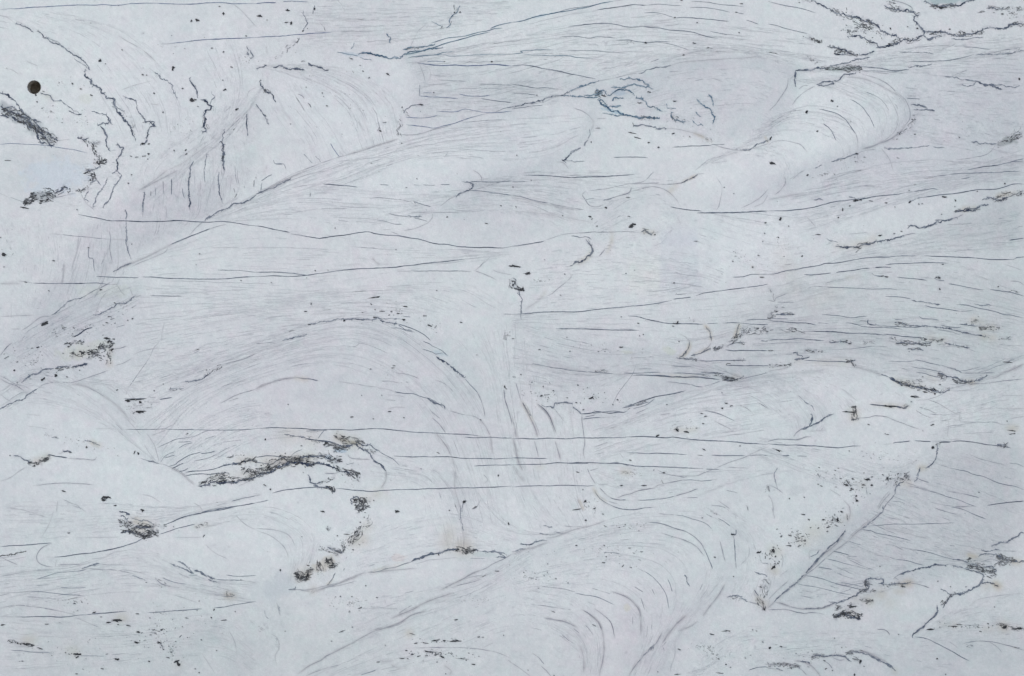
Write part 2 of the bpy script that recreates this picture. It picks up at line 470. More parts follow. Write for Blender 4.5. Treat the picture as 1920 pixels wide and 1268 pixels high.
s .9 .3|0 1085 120 1078 250 1074
s .9 .25|80 1178 150 1178
s 2 .2|140 840 0 840
j 1.6 .5 1|380 1075 420 1050 470 1010 510 970 560 955 600 950 640 925
s 1.4 .35|640 925 700 890 750 870 820 830
j 1.8 .6 1.2|690 1072 750 1068 790 1040 840 1015 880 990 940 985 980 950 1000 935
s 1.2 .3|1000 935 1050 930
s 1 .3|970 880 985 930
s 1 .2|870 850 900 900 930 930
s 1.1 .25|790 910 750 960 720 1040 710 1080
s 1.2 .28|710 1080 640 1115
h 2.4 .85|548 1240 600 1210 640 1180 685 1165
h 1.2 .3|860 1165 930 1145
s 1.5 .25|380 1080 300 1090 220 1150 160 1190
g 30 8 1.4 .55|380 1200 450 1160 480 1180
g 14 6 1.2 .5|400 1220 440 1215
c 60 2.4 .55 60|620 1180 320 80 -20
c 24 2 .5|920 1010 60 60 0
c 20 1.8 .35|80 560 90 150 0
t 185 200 190 .2|800 900 200 60 0
s 1.2 .2|1200 1268 1205 1200 1220 1130
T 480 320
j 1.8 .6 1.2|0 175 60 150 140 125 200 85 260 60
s 2 .35|0 172 90 140 200 80 300 30 380 0
s 1.2 .25|0 200 100 140 240 80 400 25 520 0
j 1.3 .45 1|40 75 60 70 90 45 120 30
j 1.2 .4 1|45 90 35 150
h 2.2 .75|495 100 600 108 700 116 755 122
s 1 .28|260 130 380 108 490 100
j 1.2 .4 1|405 165 400 195
h 1.5 .5|918 103 985 107
h 1.2 .35|1170 107 1230 110
h 1.5 .5|1240 106 1330 106
h 1.5 .5|1370 104 1440 105
h 1.8 .65|1530 80 1580 88 1625 82 1700 84 1800 84 1902 80
j 1.8 .65 1.2|1560 82 1620 100 1610 125 1580 145 1550 155 1520 170 1490 188
s 1.6 .35|1490 188 1440 210 1400 240 1370 262
s 1.1 .35|1615 0 1650 20 1675 50 1675 75
s 1.2 .35|1902 50 1840 75 1750 105 1620 145
h 1.7 .55|1580 150 1680 155 1760 165 1840 175 1902 185
h 1.4 .4|860 198 960 205 1060 215 1160 235
h 1.6 .5|1170 228 1230 250 1300 270
j 1.2 .4 1|1170 225 1185 245
s 1.1 .25|0 355 120 330 220 318 300 310 380 298 460 285
s 1.1 .3|460 285 560 285 680 280
s 1 .2|680 275 860 270
s 1 .25|1150 310 1290 312
s 1 .35|1280 310 1400 310 1520 318
s 1.4 .3|1310 320 1310 350 1280 385 1240 405 1180 430 1100 445
h 1.5 .5|985 318 1040 330 1110 340 1140 338
j 1.8 .55 1|1130 335 1190 345 1230 340
h 1.6 .55|1175 352 1220 362 1275 378
s .9 .25|570 348 680 352 800 358 900 352
h 1.6 .45|900 368 960 378 1020 395 1085 400
s 1.2 .2|740 378 860 385
s .9 .22|940 440 1000 440
h 1.2 .4|1000 455 1060 475
h 2.1 .78|0 410 60 418 140 438 250 460
h 2.1 .78|258 472 340 482 400 492 465 504 480 504 560 490 660 478 750 465 835 455 890 468 960 480 1060 485 1140 500 1200 510 1270 528 1350 546 1420 550 1500 562 1580 568 1650 574 1720 570 1830 576 1880 570 1902 566
h 1.2 .4|755 568 850 575 940 580
h 2 .75|0 788 120 782 260 785 390 777 440 768 520 758 610 745 710 734 820 728 920 724 1060 714 1170 700 1270 688 1400 675 1470 665 1550 658
h 1.9 .7|0 757 130 754 260 760 330 770 390 777
h 1.6 .6|1150 746 1250 744 1400 745 1550 747
s .8 .25|1050 748 1150 747
s 2 .2|870 650 890 680 920 700
s 1.2 .2|1740 640 1700 680 1660 715 1630 740
s 1.2 .3|1700 670 1660 720
s 1.2 .25|1620 745 1700 770 1780 810
h 1.2 .4|1680 765 1735 790
s 1 .25|1760 738 1800 755 1902 775
s 1.2 .2|1600 750 1520 745
p|885 940 44 5 -12 410 990 5 8 0 370 1046 11 5 0 1110 1010 24 4 3 1525 1128 12 5 5 1343 891 6 3 0 1195 61 5 4 0 1420 345 7 5 0 1820 260 6 4 0 1712 392 11 4 0 1117 127 6 3 0 588 427 5 4 0 1040 588 4 4 0 115 832 5 4 0 440 744 7 4 0 535 740 4 3 0 856 992 9 4 20 884 1033 6 5 0 937 1045 18 4 -5 1005 1049 9 3 0 1055 1062 16 4 0 1083 1062 4 4 0 990 1073 6 4 0 792 1055 6 3 0 395 1143 11 4 0 655 1115 14 6 10 1098 1110 12 10 20 1290 1152 14 8 20 1895 708 20 6 0 1200 1216 0 0 0 885 1090 16 6 0
h 1.5 .5|1090 1080 1150 1090
s 1 .3|180 1160 280 1150 390 1143
j 1.5 .55 1|390 1143 440 1138 480 1125 560 1118 630 1102
j 1.8 .65 1.2|630 1100 680 1105 740 1103 800 1108 880 1105 900 1090 940 1105
j 2 .65 1.2|920 1112 980 1125 1050 1138
j 1.4 .5 1|940 1100 1030 1100 1090 1105
h 2.2 .7|1050 1138 1120 1160 1180 1182 1230 1208 1270 1235 1300 1262
h 1.6 .55|1000 1168 1060 1172 1120 1190 1180 1200
j 1.5 .5 1|1060 1150 1110 1180 1160 1190
j 1.6 .55 1|195 1265 260 1248 320 1230 380 1213
s 1 .3|300 1235 370 1215
s .9 .2|480 1140 620 1130
g 16 6 1.6 .7|1880 820 1895 870
s 1 .2|1310 945 1360 960 1420 980
c 40 2 .5 60|1050 1040 300 60 15
c 24 2 .4|1300 1150 120 50 15
h 1.3 .5|1840 1068 1902 1068
c 16 3 .4 60|1870 1220 40 40 -60
T 960 320
h 2 .7|85 35 180 35 260 38 330 42 440 50 560 47 680 46 770 38 910 30
h 1.5 .55|0 83 100 82
h 1.8 .55|0 185 60 192 150 215 220 232 270 240
s 1.2 .35|270 240 350 260 450 280 530 290
s 4 .2|0 200 150 225 300 260 500 300
s 4 .12|0 300 200 315 400 350 600 385
h 1.2 .35|575 148 680 138 780 118 880 95 960 85 1000 65
h 1.5 .45|1000 65 1030 30 1050 10
s 1.3 .35|860 100 1000 95 1150 103
s 1.3 .4|1150 102 1220 96 1270 90
j 2 .7 1|1255 95 1300 70 1350 48 1380 25
b 2 .5|1270 85 1320 60 1370 35
s 1.2 .3|1380 25 1430 20
b 4 .22|1170 160 1200 130 1230 100
s 1.4 .35|550 150 520 180 545 220 580 260 640 268 680 250
s 1.6 .4|680 222 720 212 790 190 850 175 880 155 890 125
j 1.4 .5 1|680 220 740 208
s 1.4 .3|880 155 960 135 1050 120 1120 135 1170 165 1220 215 1245 260
j 1.2 .4 1|845 200 880 200
j 1.2 .4 1|545 215 610 205
p|888 407 28 15 -12 905 397 14 10 0 878 418 20 8 0 580 342 16 5 0 595 358 12 3 -40 630 413 6 5 0 697 275 10 9 0 868 340 11 3 0 858 200 18 3 0 1368 525 13 3 0 1203 835 9 5 0 391 769 6 5 0 360 926 6 3 0 142 73 7 3 0 8 122 8 4 0 30 270 5 5 0 376 335 6 4 0 1577 124 6 5 0 1648 171 5 4 0 1063 475 7 6 0 1885 388 14 4 -15 1876 465 6 4 0 1862 527 6 3 0 1640 674 8 4 0 1830 631 9 4 10 1787 717 9 5 20 1860 792 18 5 5 115 765 24 12 0 22 710 32 10 5 52 884 34 11 10 80 882 12 16 -20 8 850 6 16 0 6 822 12 6 0 1228 1130 14 6 -40 1215 1136 30 5 0 1196 1156 8 4 0 936 1134 10 4 0 810 1087 7 3 0 408 1238 5 3 0 975 1218 6 4 0 948 1228 6 3 0 8 1249 14 4 0 845 764 8 3 0 910 740 4 3 0 242 663 4 3 0
h 2 .7|1175 270 1240 282 1300 292 1410 302
h 2.8 .8|1375 313 1500 314 1620 312 1750 308 1902 300
s 1 .2|1500 325 1650 350 1780 370 1870 388
h 1.3 .35|1560 340 1562 350
h 1.8 .62|0 565 60 558 140 540 220 530 240 522
s 1 .3|240 520 300 500 360 480 440 465 600 460
h 1.2 .4|480 463 580 460 700 457 840 454 940 456
s .8 .15|940 456 1100 462
j 1.3 .45 1|440 485 500 492 550 492 590 512
j 2 .7 1.2|550 512 570 540 590 560 600 600 590 630 560 640 550 665 510 680 470 685 430 708
b 4 .25|580 590 560 650 440 710
g 14 8 1.5 .5|570 510 595 580
b 3 .2|740 450 745 490 730 560 700 620
s 1.2 .35|690 585 665 615 640 640
s 1 .3|430 760 440 790 400 830 350 870 300 910 250 935
b 3 .15|250 900 220 940
s 3 .15|230 930 180 980 100 1030
j 1.5 .6 2|960 455 985 440 1020 470 1055 460
g 14 8 1.4 .6|965 450 1060 470
b 4 .3|970 450 1055 465
j 1.3 .5 2|0 795 20 810 10 860 40 880 60 930
g 36 9 1.4 .7|5 800 30 850 60 880 80 870
j 1.6 .6 1.5|40 905 60 935 75 960 68 1010 70 1060
s 1.6 .3|70 960 65 1060 70 1110
h 2 .75|0 1068 120 1060 220 1052 360 1050 490 1048 600 1035 740 1022 860 1008 950 1002 1080 985 1190 965
h 1.9 .72|1200 957 1250 948 1330 940
h 1.9 .72|1365 928 1420 912 1500 900 1600 885 1740 870
h 1.6 .6|1740 870 1820 860 1902 845
h 1.6 .6|1640 792 1720 785 1780 770 1902 770
h 2 .72|860 1080 930 1084 980 1098 1050 1115 1130 1130 1200 1136 1320 1138 1420 1142
h 1.7 .6|1450 1138 1530 1134
h 1.8 .65|1565 1132 1700 1132 1800 1140 1902 1144
h 2 .72|325 1175 450 1174 560 1180 700 1183 850 1185 945 1187
h 1.5 .55|1745 1107 1902 1104
b 2.4 .35|1430 1150 1465 1190 1480 1230 1485 1268
j 1.6 .45 1|1440 1160 1470 1195 1480 1268
b 3 .4|1690 1145 1670 1200 1650 1250
j 1.8 .6 1|1690 1140 1680 1170 1660 1225
s 1.4 .35|1250 1215 1290 1240 1320 1268
g 60 8 1.6 .75|1640 1268 1700 1210 1740 1190
g 50 7 1.4 .7|1700 1175 1800 1180 1902 1175
g 40 7 1.4 .7|1720 1200 1830 1205 1902 1200
j 1.5 .5 1|1850 1265 1902 1265
s 1.3 .3|1902 135 1850 195 1780 240 1700 280
s 1.4 .2|1902 180 1860 240 1800 270
s 1.2 .25|1520 50 1560 130 1540 250 1520 290
g 10 6 1.2 .4|1310 1095 1350 1115
r 214 216 210 .45|1060 570 20 0
q -20 -22 -12 .17|1103 450 1370 380 1410 900 1103 950
q 8 8 -2 .25|860 640 1095 600 1100 960 870 940
q -4 -6 0 .4|1103 380 1100 600 1380 560 1370 380
c 26 2.2 .4|1700 640 180 90 10
c 16 2.4 .45|210 820 60 30 0
b 3 .1|1770 700 1850 790
T 1440 320
h 2 .72|0 298 130 298 250 288 350 268 430 248 520 230 640 215 700 212 800 192 940 176 1020 163
h 1.8 .65|1080 158 1140 147 1220 134 1260 142
h 1.2 .4|1020 163 1080 158
h 2.1 .75|1130 200 1210 190 1300 178 1400 168 1480 155 1560 140 1680 138 1750 122 1800 105 1850 98 1902 100
j 1.6 .6 1|1050 230 1120 200 1140 198
p|650 222 18 10 0 690 218 10 8 0 292 34 10 7 0 555 288 7 12 0 522 349 8 6 0 608 262 8 4 0 92 358 16 10 -10 75 495 8 5 0 253 637 8 6 0 153 413 5 5 0 372 475 20 4 0 835 481 14 6 0 937 468 6 4 0 992 452 8 4 0 875 240 8 5 0 942 270 6 4 0 1055 232 14 6 -20 1120 248 5 5 0 1145 247 6 4 0 1310 195 20 6 0 1390 220 9 7 30 1554 155 6 5 0 1289 325 5 4 0 1388 268 5 4 0 1048 148 4 4 0 1298 697 9 4 -10 1710 862 7 5 0 1272 797 9 9 20 1275 880 7 8 -30 765 226 14 4 10 845 785 14 5 0 880 790 20 4 0 1758 97 8 5 30
j 1.3 .5 1|600 195 660 210 720 200
j 1.2 .4 1|340 220 380 208 410 220
h 1.3 .4|1180 50 1240 42 1340 30
h 1.6 .55|1340 30 1420 22 1500 20 1600 15 1720 12 1780 5 1880 8
h 1.4 .5|1430 60 1500 52
s 1.1 .4|640 120 700 115 770 117 850 122
s 1 .3|180 70 230 20 270 0
s 1.1 .3|120 40 130 90 90 150 50 180
s 2.2 .2|0 215 120 195 200 180 300 180
s 1 .25|160 65 200 40
c 26 2.2 .6 40|420 30 160 20 -10
j 2 .75 1.2|500 562 560 570 620 570 670 570 700 553 760 548 800 525 850 522 900 518 960 500 1010 482
g 34 6 1.7 .7|520 562 620 572 700 555 780 540
s 1.1 .35|1010 482 1060 470 1100 465
j 2 .75 1.5|1035 430 1060 410 1095 408 1120 420 1190 415 1230 400 1260 385 1300 370
j 1.7 .65 1|1240 368 1280 365 1300 372 1360 362 1410 345
s 1.1 .35|1410 345 1450 325
j 2.2 .75 1.5|1390 310 1440 298 1480 300 1530 298 1560 280
j 2 .7 1.5|1390 312 1470 285 1530 280 1600 265 1640 255
g 30 5 1.6 .7|1400 305 1480 290 1600 270
b 4 .3|1450 285 1540 278
j 2.2 .8 1.5|1590 220 1610 208 1660 208 1700 215 1730 218 1760 200 1790 195
g 60 8 1.8 .75|1700 185 1780 175 1850 170 1902 165
g 26 6 2 .8|1640 212 1730 222 1770 200
b 4 .25|1700 190 1850 165
b 7 .15|500 560 700 545 850 470
j 1.2 .45 1|430 500 460 520 520 535
s .9 .2|600 470 740 462
s .9 .2|320 485 360 476
s 1.2 .25|285 340 320 380 355 415
h 2 .72|0 772 60 765 140 742 250 725 380 705 430 690 520 685 620 668 720 650 800 643 900 640 985 635
h 1.4 .45|985 634 1100 632
h 2 .72|1160 634 1300 640 1400 642 1500 645 1600 655 1700 660 1820 662
j 1.2 .5 1|1820 662 1850 650 1902 640
h 1.9 .65|870 700 960 693 1060 688 1180 683 1340 685
h 2 .75|265 775 330 775 400 768 470 760
h 2 .75|505 755 560 748 640 742 700 730 760 725
h 2.2 .78|795 722 860 717 915 716
h 1.9 .7|1795 517 1860 510 1902 505
s .8 .2|1330 400 1460 396
s .8 .25|1410 396 1520 396
s 1 .2|1680 382 1750 372 1830 370
h 1.4 .5|840 780 890 790
j 1.6 .5 1|770 762 790 780 850 785
h 1.8 .55|955 790 1020 798 1100 805 1180 815
g 14 7 1.3 .55|1250 790 1290 800
j 1.3 .5 1|1240 800 1250 812 1310 818
h 1.9 .62|1340 840 1420 855 1500 870 1560 882 1610 885
h 1.9 .62|1650 882 1720 892 1800 902 1850 915 1902 932
g 14 7 1.2 .5|1780 890 1860 900
s 1.1 .35|1800 820 1860 825 1902 850
s 1 .3|1770 700 1830 720 1880 740
h 1.6 .5|410 862 500 868 620 872 740 880 880 877 960 885
s 1 .25|290 875 340 862 410 862
s 1.4 .25|420 840 480 820 540 808
b 3 .1|580 800 700 780
h 1.6 .5|870 935 940 937 1000 942 1060 952
j 1.6 .55 .8|1065 962 1110 975 1180 982 1240 990 1280 995
h 1.7 .55|1160 1002 1220 1018 1300 1028 1380 1040 1430 1045
h 1.2 .4|1430 1048 1520 1042
h 1.8 .55|1400 992 1480 1000 1560 1020 1620 1032 1700 1050 1740 1065 1820 1078 1902 1095
j 1.6 .5 .8|1530 990 1580 1000 1640 998 1660 1005
h 1.6 .55|400 1070 480 1075 540 1080 580 1088 640 1092 700 1085 740 1082
h 1.4 .45|680 1115 730 1118
j 1.6 .6 1|745 1105 735 1120 740 1140 780 1150 850 1158
h 1.9 .65|850 1155 940 1160 1000 1162 1080 1165 1150 1158
h 1.8 .6|580 1130 650 1140 710 1158 800 1165 900 1170 1000 1178
j 1.8 .65 .8|940 1130 1000 1135 1040 1150 1100 1152 1200 1158 1280 1165 1350 1175 1400 1190 1480 1210 1560 1222 1620 1235
g 22 6 1.6 .6|950 1135 1060 1155
h 1.5 .55|940 1105 1000 1110
h 1.6 .55|1120 1080 1150 1100 1220 1105 1270 1112
h 1.6 .5|1280 1145 1350 1162 1430 1168
h 1.4 .5|1260 1180 1350 1195 1430 1222
j 1.6 .55 1|1420 1140 1500 1145 1560 1155 1620 1165
g 60 9 1.7 .65|1570 1170 1640 1165 1720 1170
b 6 .28|1590 1170 1680 1165
b 6 .2|1520 1110 1600 1130
g 20 5 1.4 .5|1490 1112 1560 1120
b 6 .25|1580 1230 1680 1240
g 20 5 1.4 .5|1720 1235 1800 1245
h 1.9 .62|0 1118 120 1125 220 1132 300 1138 360 1150
h 1.4 .4|370 1130 450 1138
h 1.4 .45|0 1100 150 1100
j 1.6 .6 1|60 1072 200 1068
g 36 6 1.5 .65|20 1070 80 1050 200 1068
g 24 6 1.5 .6|0 1090 50 1080
g 40 6 1.6 .65|0 1185 100 1182 180 1185 280 1200
h 1.9 .65|300 1192 400 1196 500 1200 620 1208 740 1212 860 1218
h 1.9 .65|860 1218 940 1222 1020 1232 1080 1240 1150 1242
g 50 7 1.8 .7|1120 1240 1200 1255 1300 1262
b 6 .15|1200 1250 1320 1260
h 1.8 .62|0 1258 120 1256 220 1248 320 1256 420 1262
g 22 6 1.4 .6|900 1250 1000 1262
s 1.1 .3|0 965 50 970 60 945 140 915
h 1.2 .35|70 978 200 980
g 16 6 1.3 .45|50 1010 130 1025
g 12 5 1.2 .45|10 860 40 970
c 50 2 .5 60|1500 1140 380 120 10
c 30 2 .35|100 560 180 120 0
b 14 .07|100 600 200 900
b 12 .06|500 900 300 1000
T 0 640
s 1.6 .35|0 105 30 70 60 35 90 10
s 1 .3|0 255 50 280 110 315 180 335 230 360
s 4 .2|0 275 80 320 150 350 200 380
s 1.4 .35|0 280 60 310 120 330 180 370
j 1.8 .6 1|0 505 50 470 120 445 180 425 190 405 240 375 280 350
s 1.4 .4|280 350 330 320 400 305 460 303 520 312
s 2.2 .22|520 312 600 330 680 355 760 400 850 465 910 520 960 590
s 1.3 .3|660 350 720 375 780 412
s 1 .15|900 540 980 620 1050 700
s 1 .2|0 390 50 430 90 450
s 1.4 .25|500 310 560 300 700 255 800 215
j 2 .7 1.2|165 305 190 285 220 255 265 240 320 215 400 202
j 2 .7 1.2|410 200 460 192 510 185
j 2.2 .8 1.5|535 190 570 188 605 175 650 165
g 30 6 1.8 .75|430 195 500 188 600 180
g 40 6 2.2 .85|490 20 550 12 620 8
g 90 9 2.2 .85|520 95 600 88 680 80 760 68 830 55
g 60 10 2.4 .8|740 40 800 30 840 15
g 50 8 1.8 .8|640 125 700 100 760 125
g 30 8 1.8 .7|800 80 820 130 805 180
b 5 .3|820 80 815 180
b 6 .22|550 105 620 88
p|280 45 12 5 0 508 40 14 5 -20 128 154 9 4 0 107 215 9 5 0 318 283 20 8 -25 415 255 16 10 10 470 90 5 4 0 128 305 5 4 0 592 215 5 4 0 870 362 10 5 0 1213 318 5 4 0 1145 367 7 4 0 950 443 20 9 -10 985 433 34 6 -10 1050 430 30 5 -5 1044 453 14 9 0 1045 523 40 6 5 1025 528 24 8 10 1000 824 5 14 25 1027 833 10 9 -40 876 851 5 3 0 75 848 7 4 0 470 1113 20 6 5 790 1160 28 16 -10 770 1175 18 10 0 810 1160 16 8 30 858 1220 10 6 0 643 788 9 9 10 765 1185 10 5 0 497 265 10 4 0 1535 213 7 4 0 1390 688 10 3 -20
s 1 .35|0 0 0 1
s 1 .35|840 60 900 50 940 35
s 1.2 .3|990 100 1050 75 1110 60 1180 50
s 1.2 .25|860 180 920 160 980 130
s 1 .25|700 310 770 290
s 1 .22|570 300 640 275 750 255
h 1.3 .38|1180 5 1140 60 1105 130 1065 190 1020 250 980 310 950 345
s 1 .2|950 345 935 400
h 1.6 .5|1340 305 1400 300 1460 290 1510 280
j 1.8 .65 1|1380 303 1420 295 1500 282 1520 265 1560 240
g 26 6 1.5 .65|1510 265 1580 225 1650 185
s 1.2 .4|1660 170 1720 155 1800 135 1860 110 1902 90
h 1.4 .45|1260 355 1320 352 1370 350
g 16 6 1.2 .5|1255 365 1360 345
h 2 .7|1185 432 1210 427 1280 415
s 1 .3|1100 415 1160 420
s 1 .3|1100 455 1190 450
g 20 7 1.4 .4|930 500 1030 480 1130 490
g 16 7 1.4 .5|970 540 1000 530 1080 528
h 1.8 .6|920 425 960 428 1080 425
s 1.2 .35|1640 460 1700 430 1760 400 1820 380 1902 355
s 1.2 .3|1700 445 1770 420
s 1.2 .3|1640 340 1720 315 1830 290
s 1 .25|1220 650 1270 625 1310 605
s 1 .25|1130 700 1230 660
h 1.7 .6|930 653 1060 654 1200 652 1350 657 1500 658 1640 660 1760 658 1902 650
s .8 .2|700 650 930 653
s 1 .25|190 545 300 550
s 1 .18|200 630 350 650
j 1.6 .55 1|630 738 660 745 680 750 710 762 745 775
b 4 .3|680 750 740 775
g 14 6 1.3 .5|340 690 420 720
h 1.5 .5|380 712 440 720
g 50 8 2 .85|220 900 270 905 310 895 330 880
g 30 5 2.2 .85|285 875 330 872 370 865
b 6 .25|240 905 330 870 370 850
j 1.8 .65 1.5|100 850 150 860 180 880 220 900
h 2.6 .82|355 842 400 852 440 858 500 866
j 2 .7 1.2|470 818 500 820 530 825
s 1.2 .4|430 838 460 828 480 812
s 1.2 .4|500 868 560 872 640 878 700 882 720 860
p|255 925 14 5 0 520 825 12 5 10
s 1.2 .35|240 1075 340 1062 440 1055 540 1055 640 1062 700 1065
s 1.4 .3|1040 870 1110 890 1180 908 1230 920 1260 935
j 1.4 .5 1|1100 890 1180 908
s 1.8 .4|1260 935 1320 965 1370 1005 1410 1040 1440 1060
s 1 .2|1070 765 1110 830 1150 880 1180 910
s 1 .2|1090 680 1140 760 1170 850 1185 905
h 1.4 .45|1190 900 1230 850 1300 820
h 1.5 .5|1225 865 1280 850 1300 845
h 1.8 .6|1250 930 1300 915 1330 890 1400 850 1440 838 1500 822
h 1.6 .6|1490 835 1560 828 1600 815
h 1.4 .45|1330 795 1380 765 1430 755
h 1.4 .45|1170 790 1250 755 1320 725 1400 715 1450 705 1500 680 1560 660
h 1.3 .4|1520 728 1600 700
h 1.3 .4|1620 760 1700 745 1800 730
h 1.2 .35|1640 820 1700 790 1760 770
h 1.8 .6|1280 945 1330 920 1365 905
h 1.6 .55|1330 968 1370 960 1400 940
h 2 .65|1380 975 1440 965 1520 960 1600 945 1660 925 1720 912
h 2 .65|1370 1002 1430 990 1500 985 1560 990 1620 980 1700 975
h 1.6 .55|1330 750 1420 745
h 1.4 .4|1440 890 1540 870 1620 830 1680 800
j 2.4 .8 1.5|1660 915 1720 910 1780 905 1820 888 1860 880 1902 895
g 60 6 2 .8|1780 905 1840 885 1902 885
g 150 12 2 .85|1480 1070 1560 1045 1640 1045 1760 1035 1902 1015
j 3 .9 1.5|1470 1075 1540 1065 1560 1050 1640 1052 1700 1050 1770 1040 1840 1025 1902 1010
g 100 12 2 .85|1800 970 1850 960 1902 990
g 70 10 1.8 .7|1510 1030 1580 1000 1700 1000
b 8 .14|1550 1030 1700 1000 1902 980
b 6 .2|1750 890 1902 870
s 1 .3|1775 1075 1830 1050 1870 1030
j 2 .7 1.2|1690 860 1730 855
h 1.8 .6|1720 1188 1800 1168 1870 1155 1902 1148
h 2.2 .72|1500 1268 1590 1258 1660 1240 1780 1222 1902 1202
s 1.4 .25|1440 1200 1480 1225 1510 1265
s 1.2 .3|470 1175 540 1205 580 1222 600 1250
s 1 .2|430 1190 420 1268
s 1.6 .15|1050 1140 1120 1150 1200 1200
s 1.4 .15|0 1040 80 1010 150 960 200 930
c 80 2.2 .6|250 150 260 160 -20
c 60 2.6 .7|720 80 110 80 -10
c 30 2 .5 60|1000 480 120 60 0
c 20 2 .5|1750 850 100 30 -20
c 30 2.2 .4|600 740 300 60 10
t 180 190 178 .3|620 70 220 60 -10
T 480 640
s 1 .3|0 85 60 65 130 50
h 1.4 .4|0 20 60 12 140 5
h 1.3 .35|680 45 740 35 770 10
h 2 .65|1240 0 1290 22 1310 38 1350 55 1385 75 1425 110
h 1.6 .5|1235 58 1290 75 1340 100
s 1.4 .4|1330 98 1400 85
t 160 185 200 .4|1360 90 50 20 20
j 2.4 .75 1|1340 115 1390 145 1440 180 1490 220 1530 255 1550 272
h 1.9 .55|1550 280 1590 320 1620 350 1650 385
s 1.6 .4|1640 375 1670 430 1690 500 1700 560
s 1.6 .45|1840 360 1850 430 1870 500 1890 560 1902 620
p|1848 338 5 16 -5 850 206 6 4 0 1640 102 5 3 0 785 403 5 4 0 935 401 5 4 0 710 563 18 4 0 872 576 5 4 0 70 730 9 6 0 337 776 6 5 0 238 470 5 4 0 1100 568 7 4 0 992 523 18 4 5 1800 998 7 8 20 1226 948 4 4 0 65 1070 16 5 20 108 1099 9 6 30 352 976 4 3 0 1547 1193 16 9 0 1437 1256 6 4 0 1048 1262 20 8 10 218 832 5 5 0 875 1183 6 5 0 1668 583 8 5 0 1025 182 14 4 0 1018 198 12 4 0 1355 830 12 4 20 493 1266 14 5 20
s 1.8 .4|0 355 50 330 110 310 170 290 240 278 300 270
s 1.4 .4|300 270 380 280 460 290
j 1.2 .45 1|300 270 400 282 460 290
b 4 .2|290 275 380 285
s 1 .3|620 300 740 318 800 330 900 340
s 1.2 .3|1040 235 1120 245 1170 260 1210 278
s 1.3 .3|1330 288 1390 310 1440 350 1480 385
s 1 .28|930 295 1000 300 1060 310
h 2 .65|1030 375 1100 388 1170 392 1220 410 1280 425
j 2.2 .65 1|1270 420 1300 445 1350 465 1390 480 1405 508
j 1.6 .5 1|1290 425 1340 455 1390 495
s .9 .3|900 345 980 360 1030 375
s 1.2 .3|980 400 1100 410
s 1 .3|960 435 1040 440
s 1 .25|985 500 1040 490 1110 495
s 1.5 .4|1290 510 1330 545 1370 575
s 1.6 .45|1310 570 1350 605 1390 650 1410 680
s 1.8 .35|1340 685 1380 735 1420 790 1450 850
s 2.5 .2|1450 850 1480 950 1475 1080 1500 1180 1525 1268
s 1.2 .3|1440 515 1540 545 1620 560 1670 590
s 1.8 .35|1670 590 1710 640 1740 700
s 2 .25|1740 700 1750 770 1760 830
h 2 .75|0 650 60 645 140 640 220 645 330 648 420 655 520 655 600 655 700 658 760 655 820 650 900 646 960 652 1050 662 1150 672 1280 680 1400 686 1500 690 1590 695 1690 705
h 1.6 .6|370 668 460 662 530 660
h 1.9 .7|1550 712 1660 716 1750 712 1820 718 1902 722
h 1.5 .5|510 660 480 695 460 725
s 1 .25|400 680 500 665
h 1.5 .5|240 868 290 825 345 802
b 14 .14|200 690 330 705 450 740
b 9 .28|600 710 660 740 740 755 
b 10 .2|20 900 150 890 300 880 450 860
h 2.8 .85|375 725 430 732 480 740 540 748 600 762
j 1.6 .6 1.2|210 690 300 705 400 720
g 140 12 1.8 .7|590 700 660 735 740 740 800 765
g 70 8 2 .8|510 775 580 775 590 820
j 2.6 .85 1.5|590 770 640 775 700 770 750 765 780 790 830 820 855 850
g 70 9 1.8 .8|590 800 640 795 690 790
j 2 .7 1.5|750 740 790 765 860 775 880 795 920 820
h 1.8 .55|920 820 970 850 1020 875 1070 920
g 30 7 1.5 .6|820 800 880 830
j 2 .7 1|850 850 880 890 930 920 950 945 965 965
s 1.8 .35|965 965 965 1020 950 1060 930 1090
s 1.3 .4|680 840 700 865 760 875 850 878
j 3.4 .92 1.5|0 1000 40 985 110 975 150 940 210 915 270 905 320 895 350 908 400 910 450 905 500 915 540 925 600 945
g 200 11 2.2 .88|0 985 80 970 150 935 220 905 300 895 400 905 460 900
g 150 16 1.8 .8|0 950 80 930 150 905 240 885 320 880
g 100 9 1.9 .8|180 870 280 875 360 860 440 855 520 855
g 60 8 2 .85|520 850 560 880 600 890 630 895
g 50 10 1.6 .7|560 905 600 880 625 900
j 2.4 .85 1.5|300 885 350 860 420 855 520 855 570 880
t 130 160 188 .35|535 862 26 18 0
t 130 165 195 .4|640 815 60 18 0
t 80 82 82 .2|250 890 200 22 -4
t 90 92 90 .22|70 955 110 26 -20
t 95 95 80 .35|680 745 90 18 12
h 1.6 .55|130 905 180 870 220 862
h 2 .7|0 865 80 850 150 855 240 868
h 1.7 .6|0 900 60 905 110 915
g 110 9 1.8 .75|600 950 660 970 720 985 770 1010
j 2.2 .8 1.5|600 945 620 960 680 970 720 980
s 1.4 .45|510 980 590 980 630 960
h 1.4 .45|670 915 730 905
j 1.8 .65 1|385 990 400 1015 400 1050 450 1055 500 1040
g 24 6 1.5 .6|470 1055 540 1025 580 1010
j 2.2 .8 1.5|425 1075 490 1085 540 1085 560 1110 590 1115
g 50 6 2 .8|500 1085 560 1090 580 1110
h 2 .72|120 1130 200 1108 260 1100 340 1090 430 1085 500 1082
h 2 .72|580 1092 640 1094 720 1105 800 1112 870 1115 940 1108 1040 1103 1180 1102 1260 1095 1400 1092 1560 1090 1680 1086 1780 1082 1902 1078
h 1.4 .4|220 1105 300 1095 400 1088
h 1.5 .55|0 1200 90 1183
s .9 .3|0 1145 40 1140
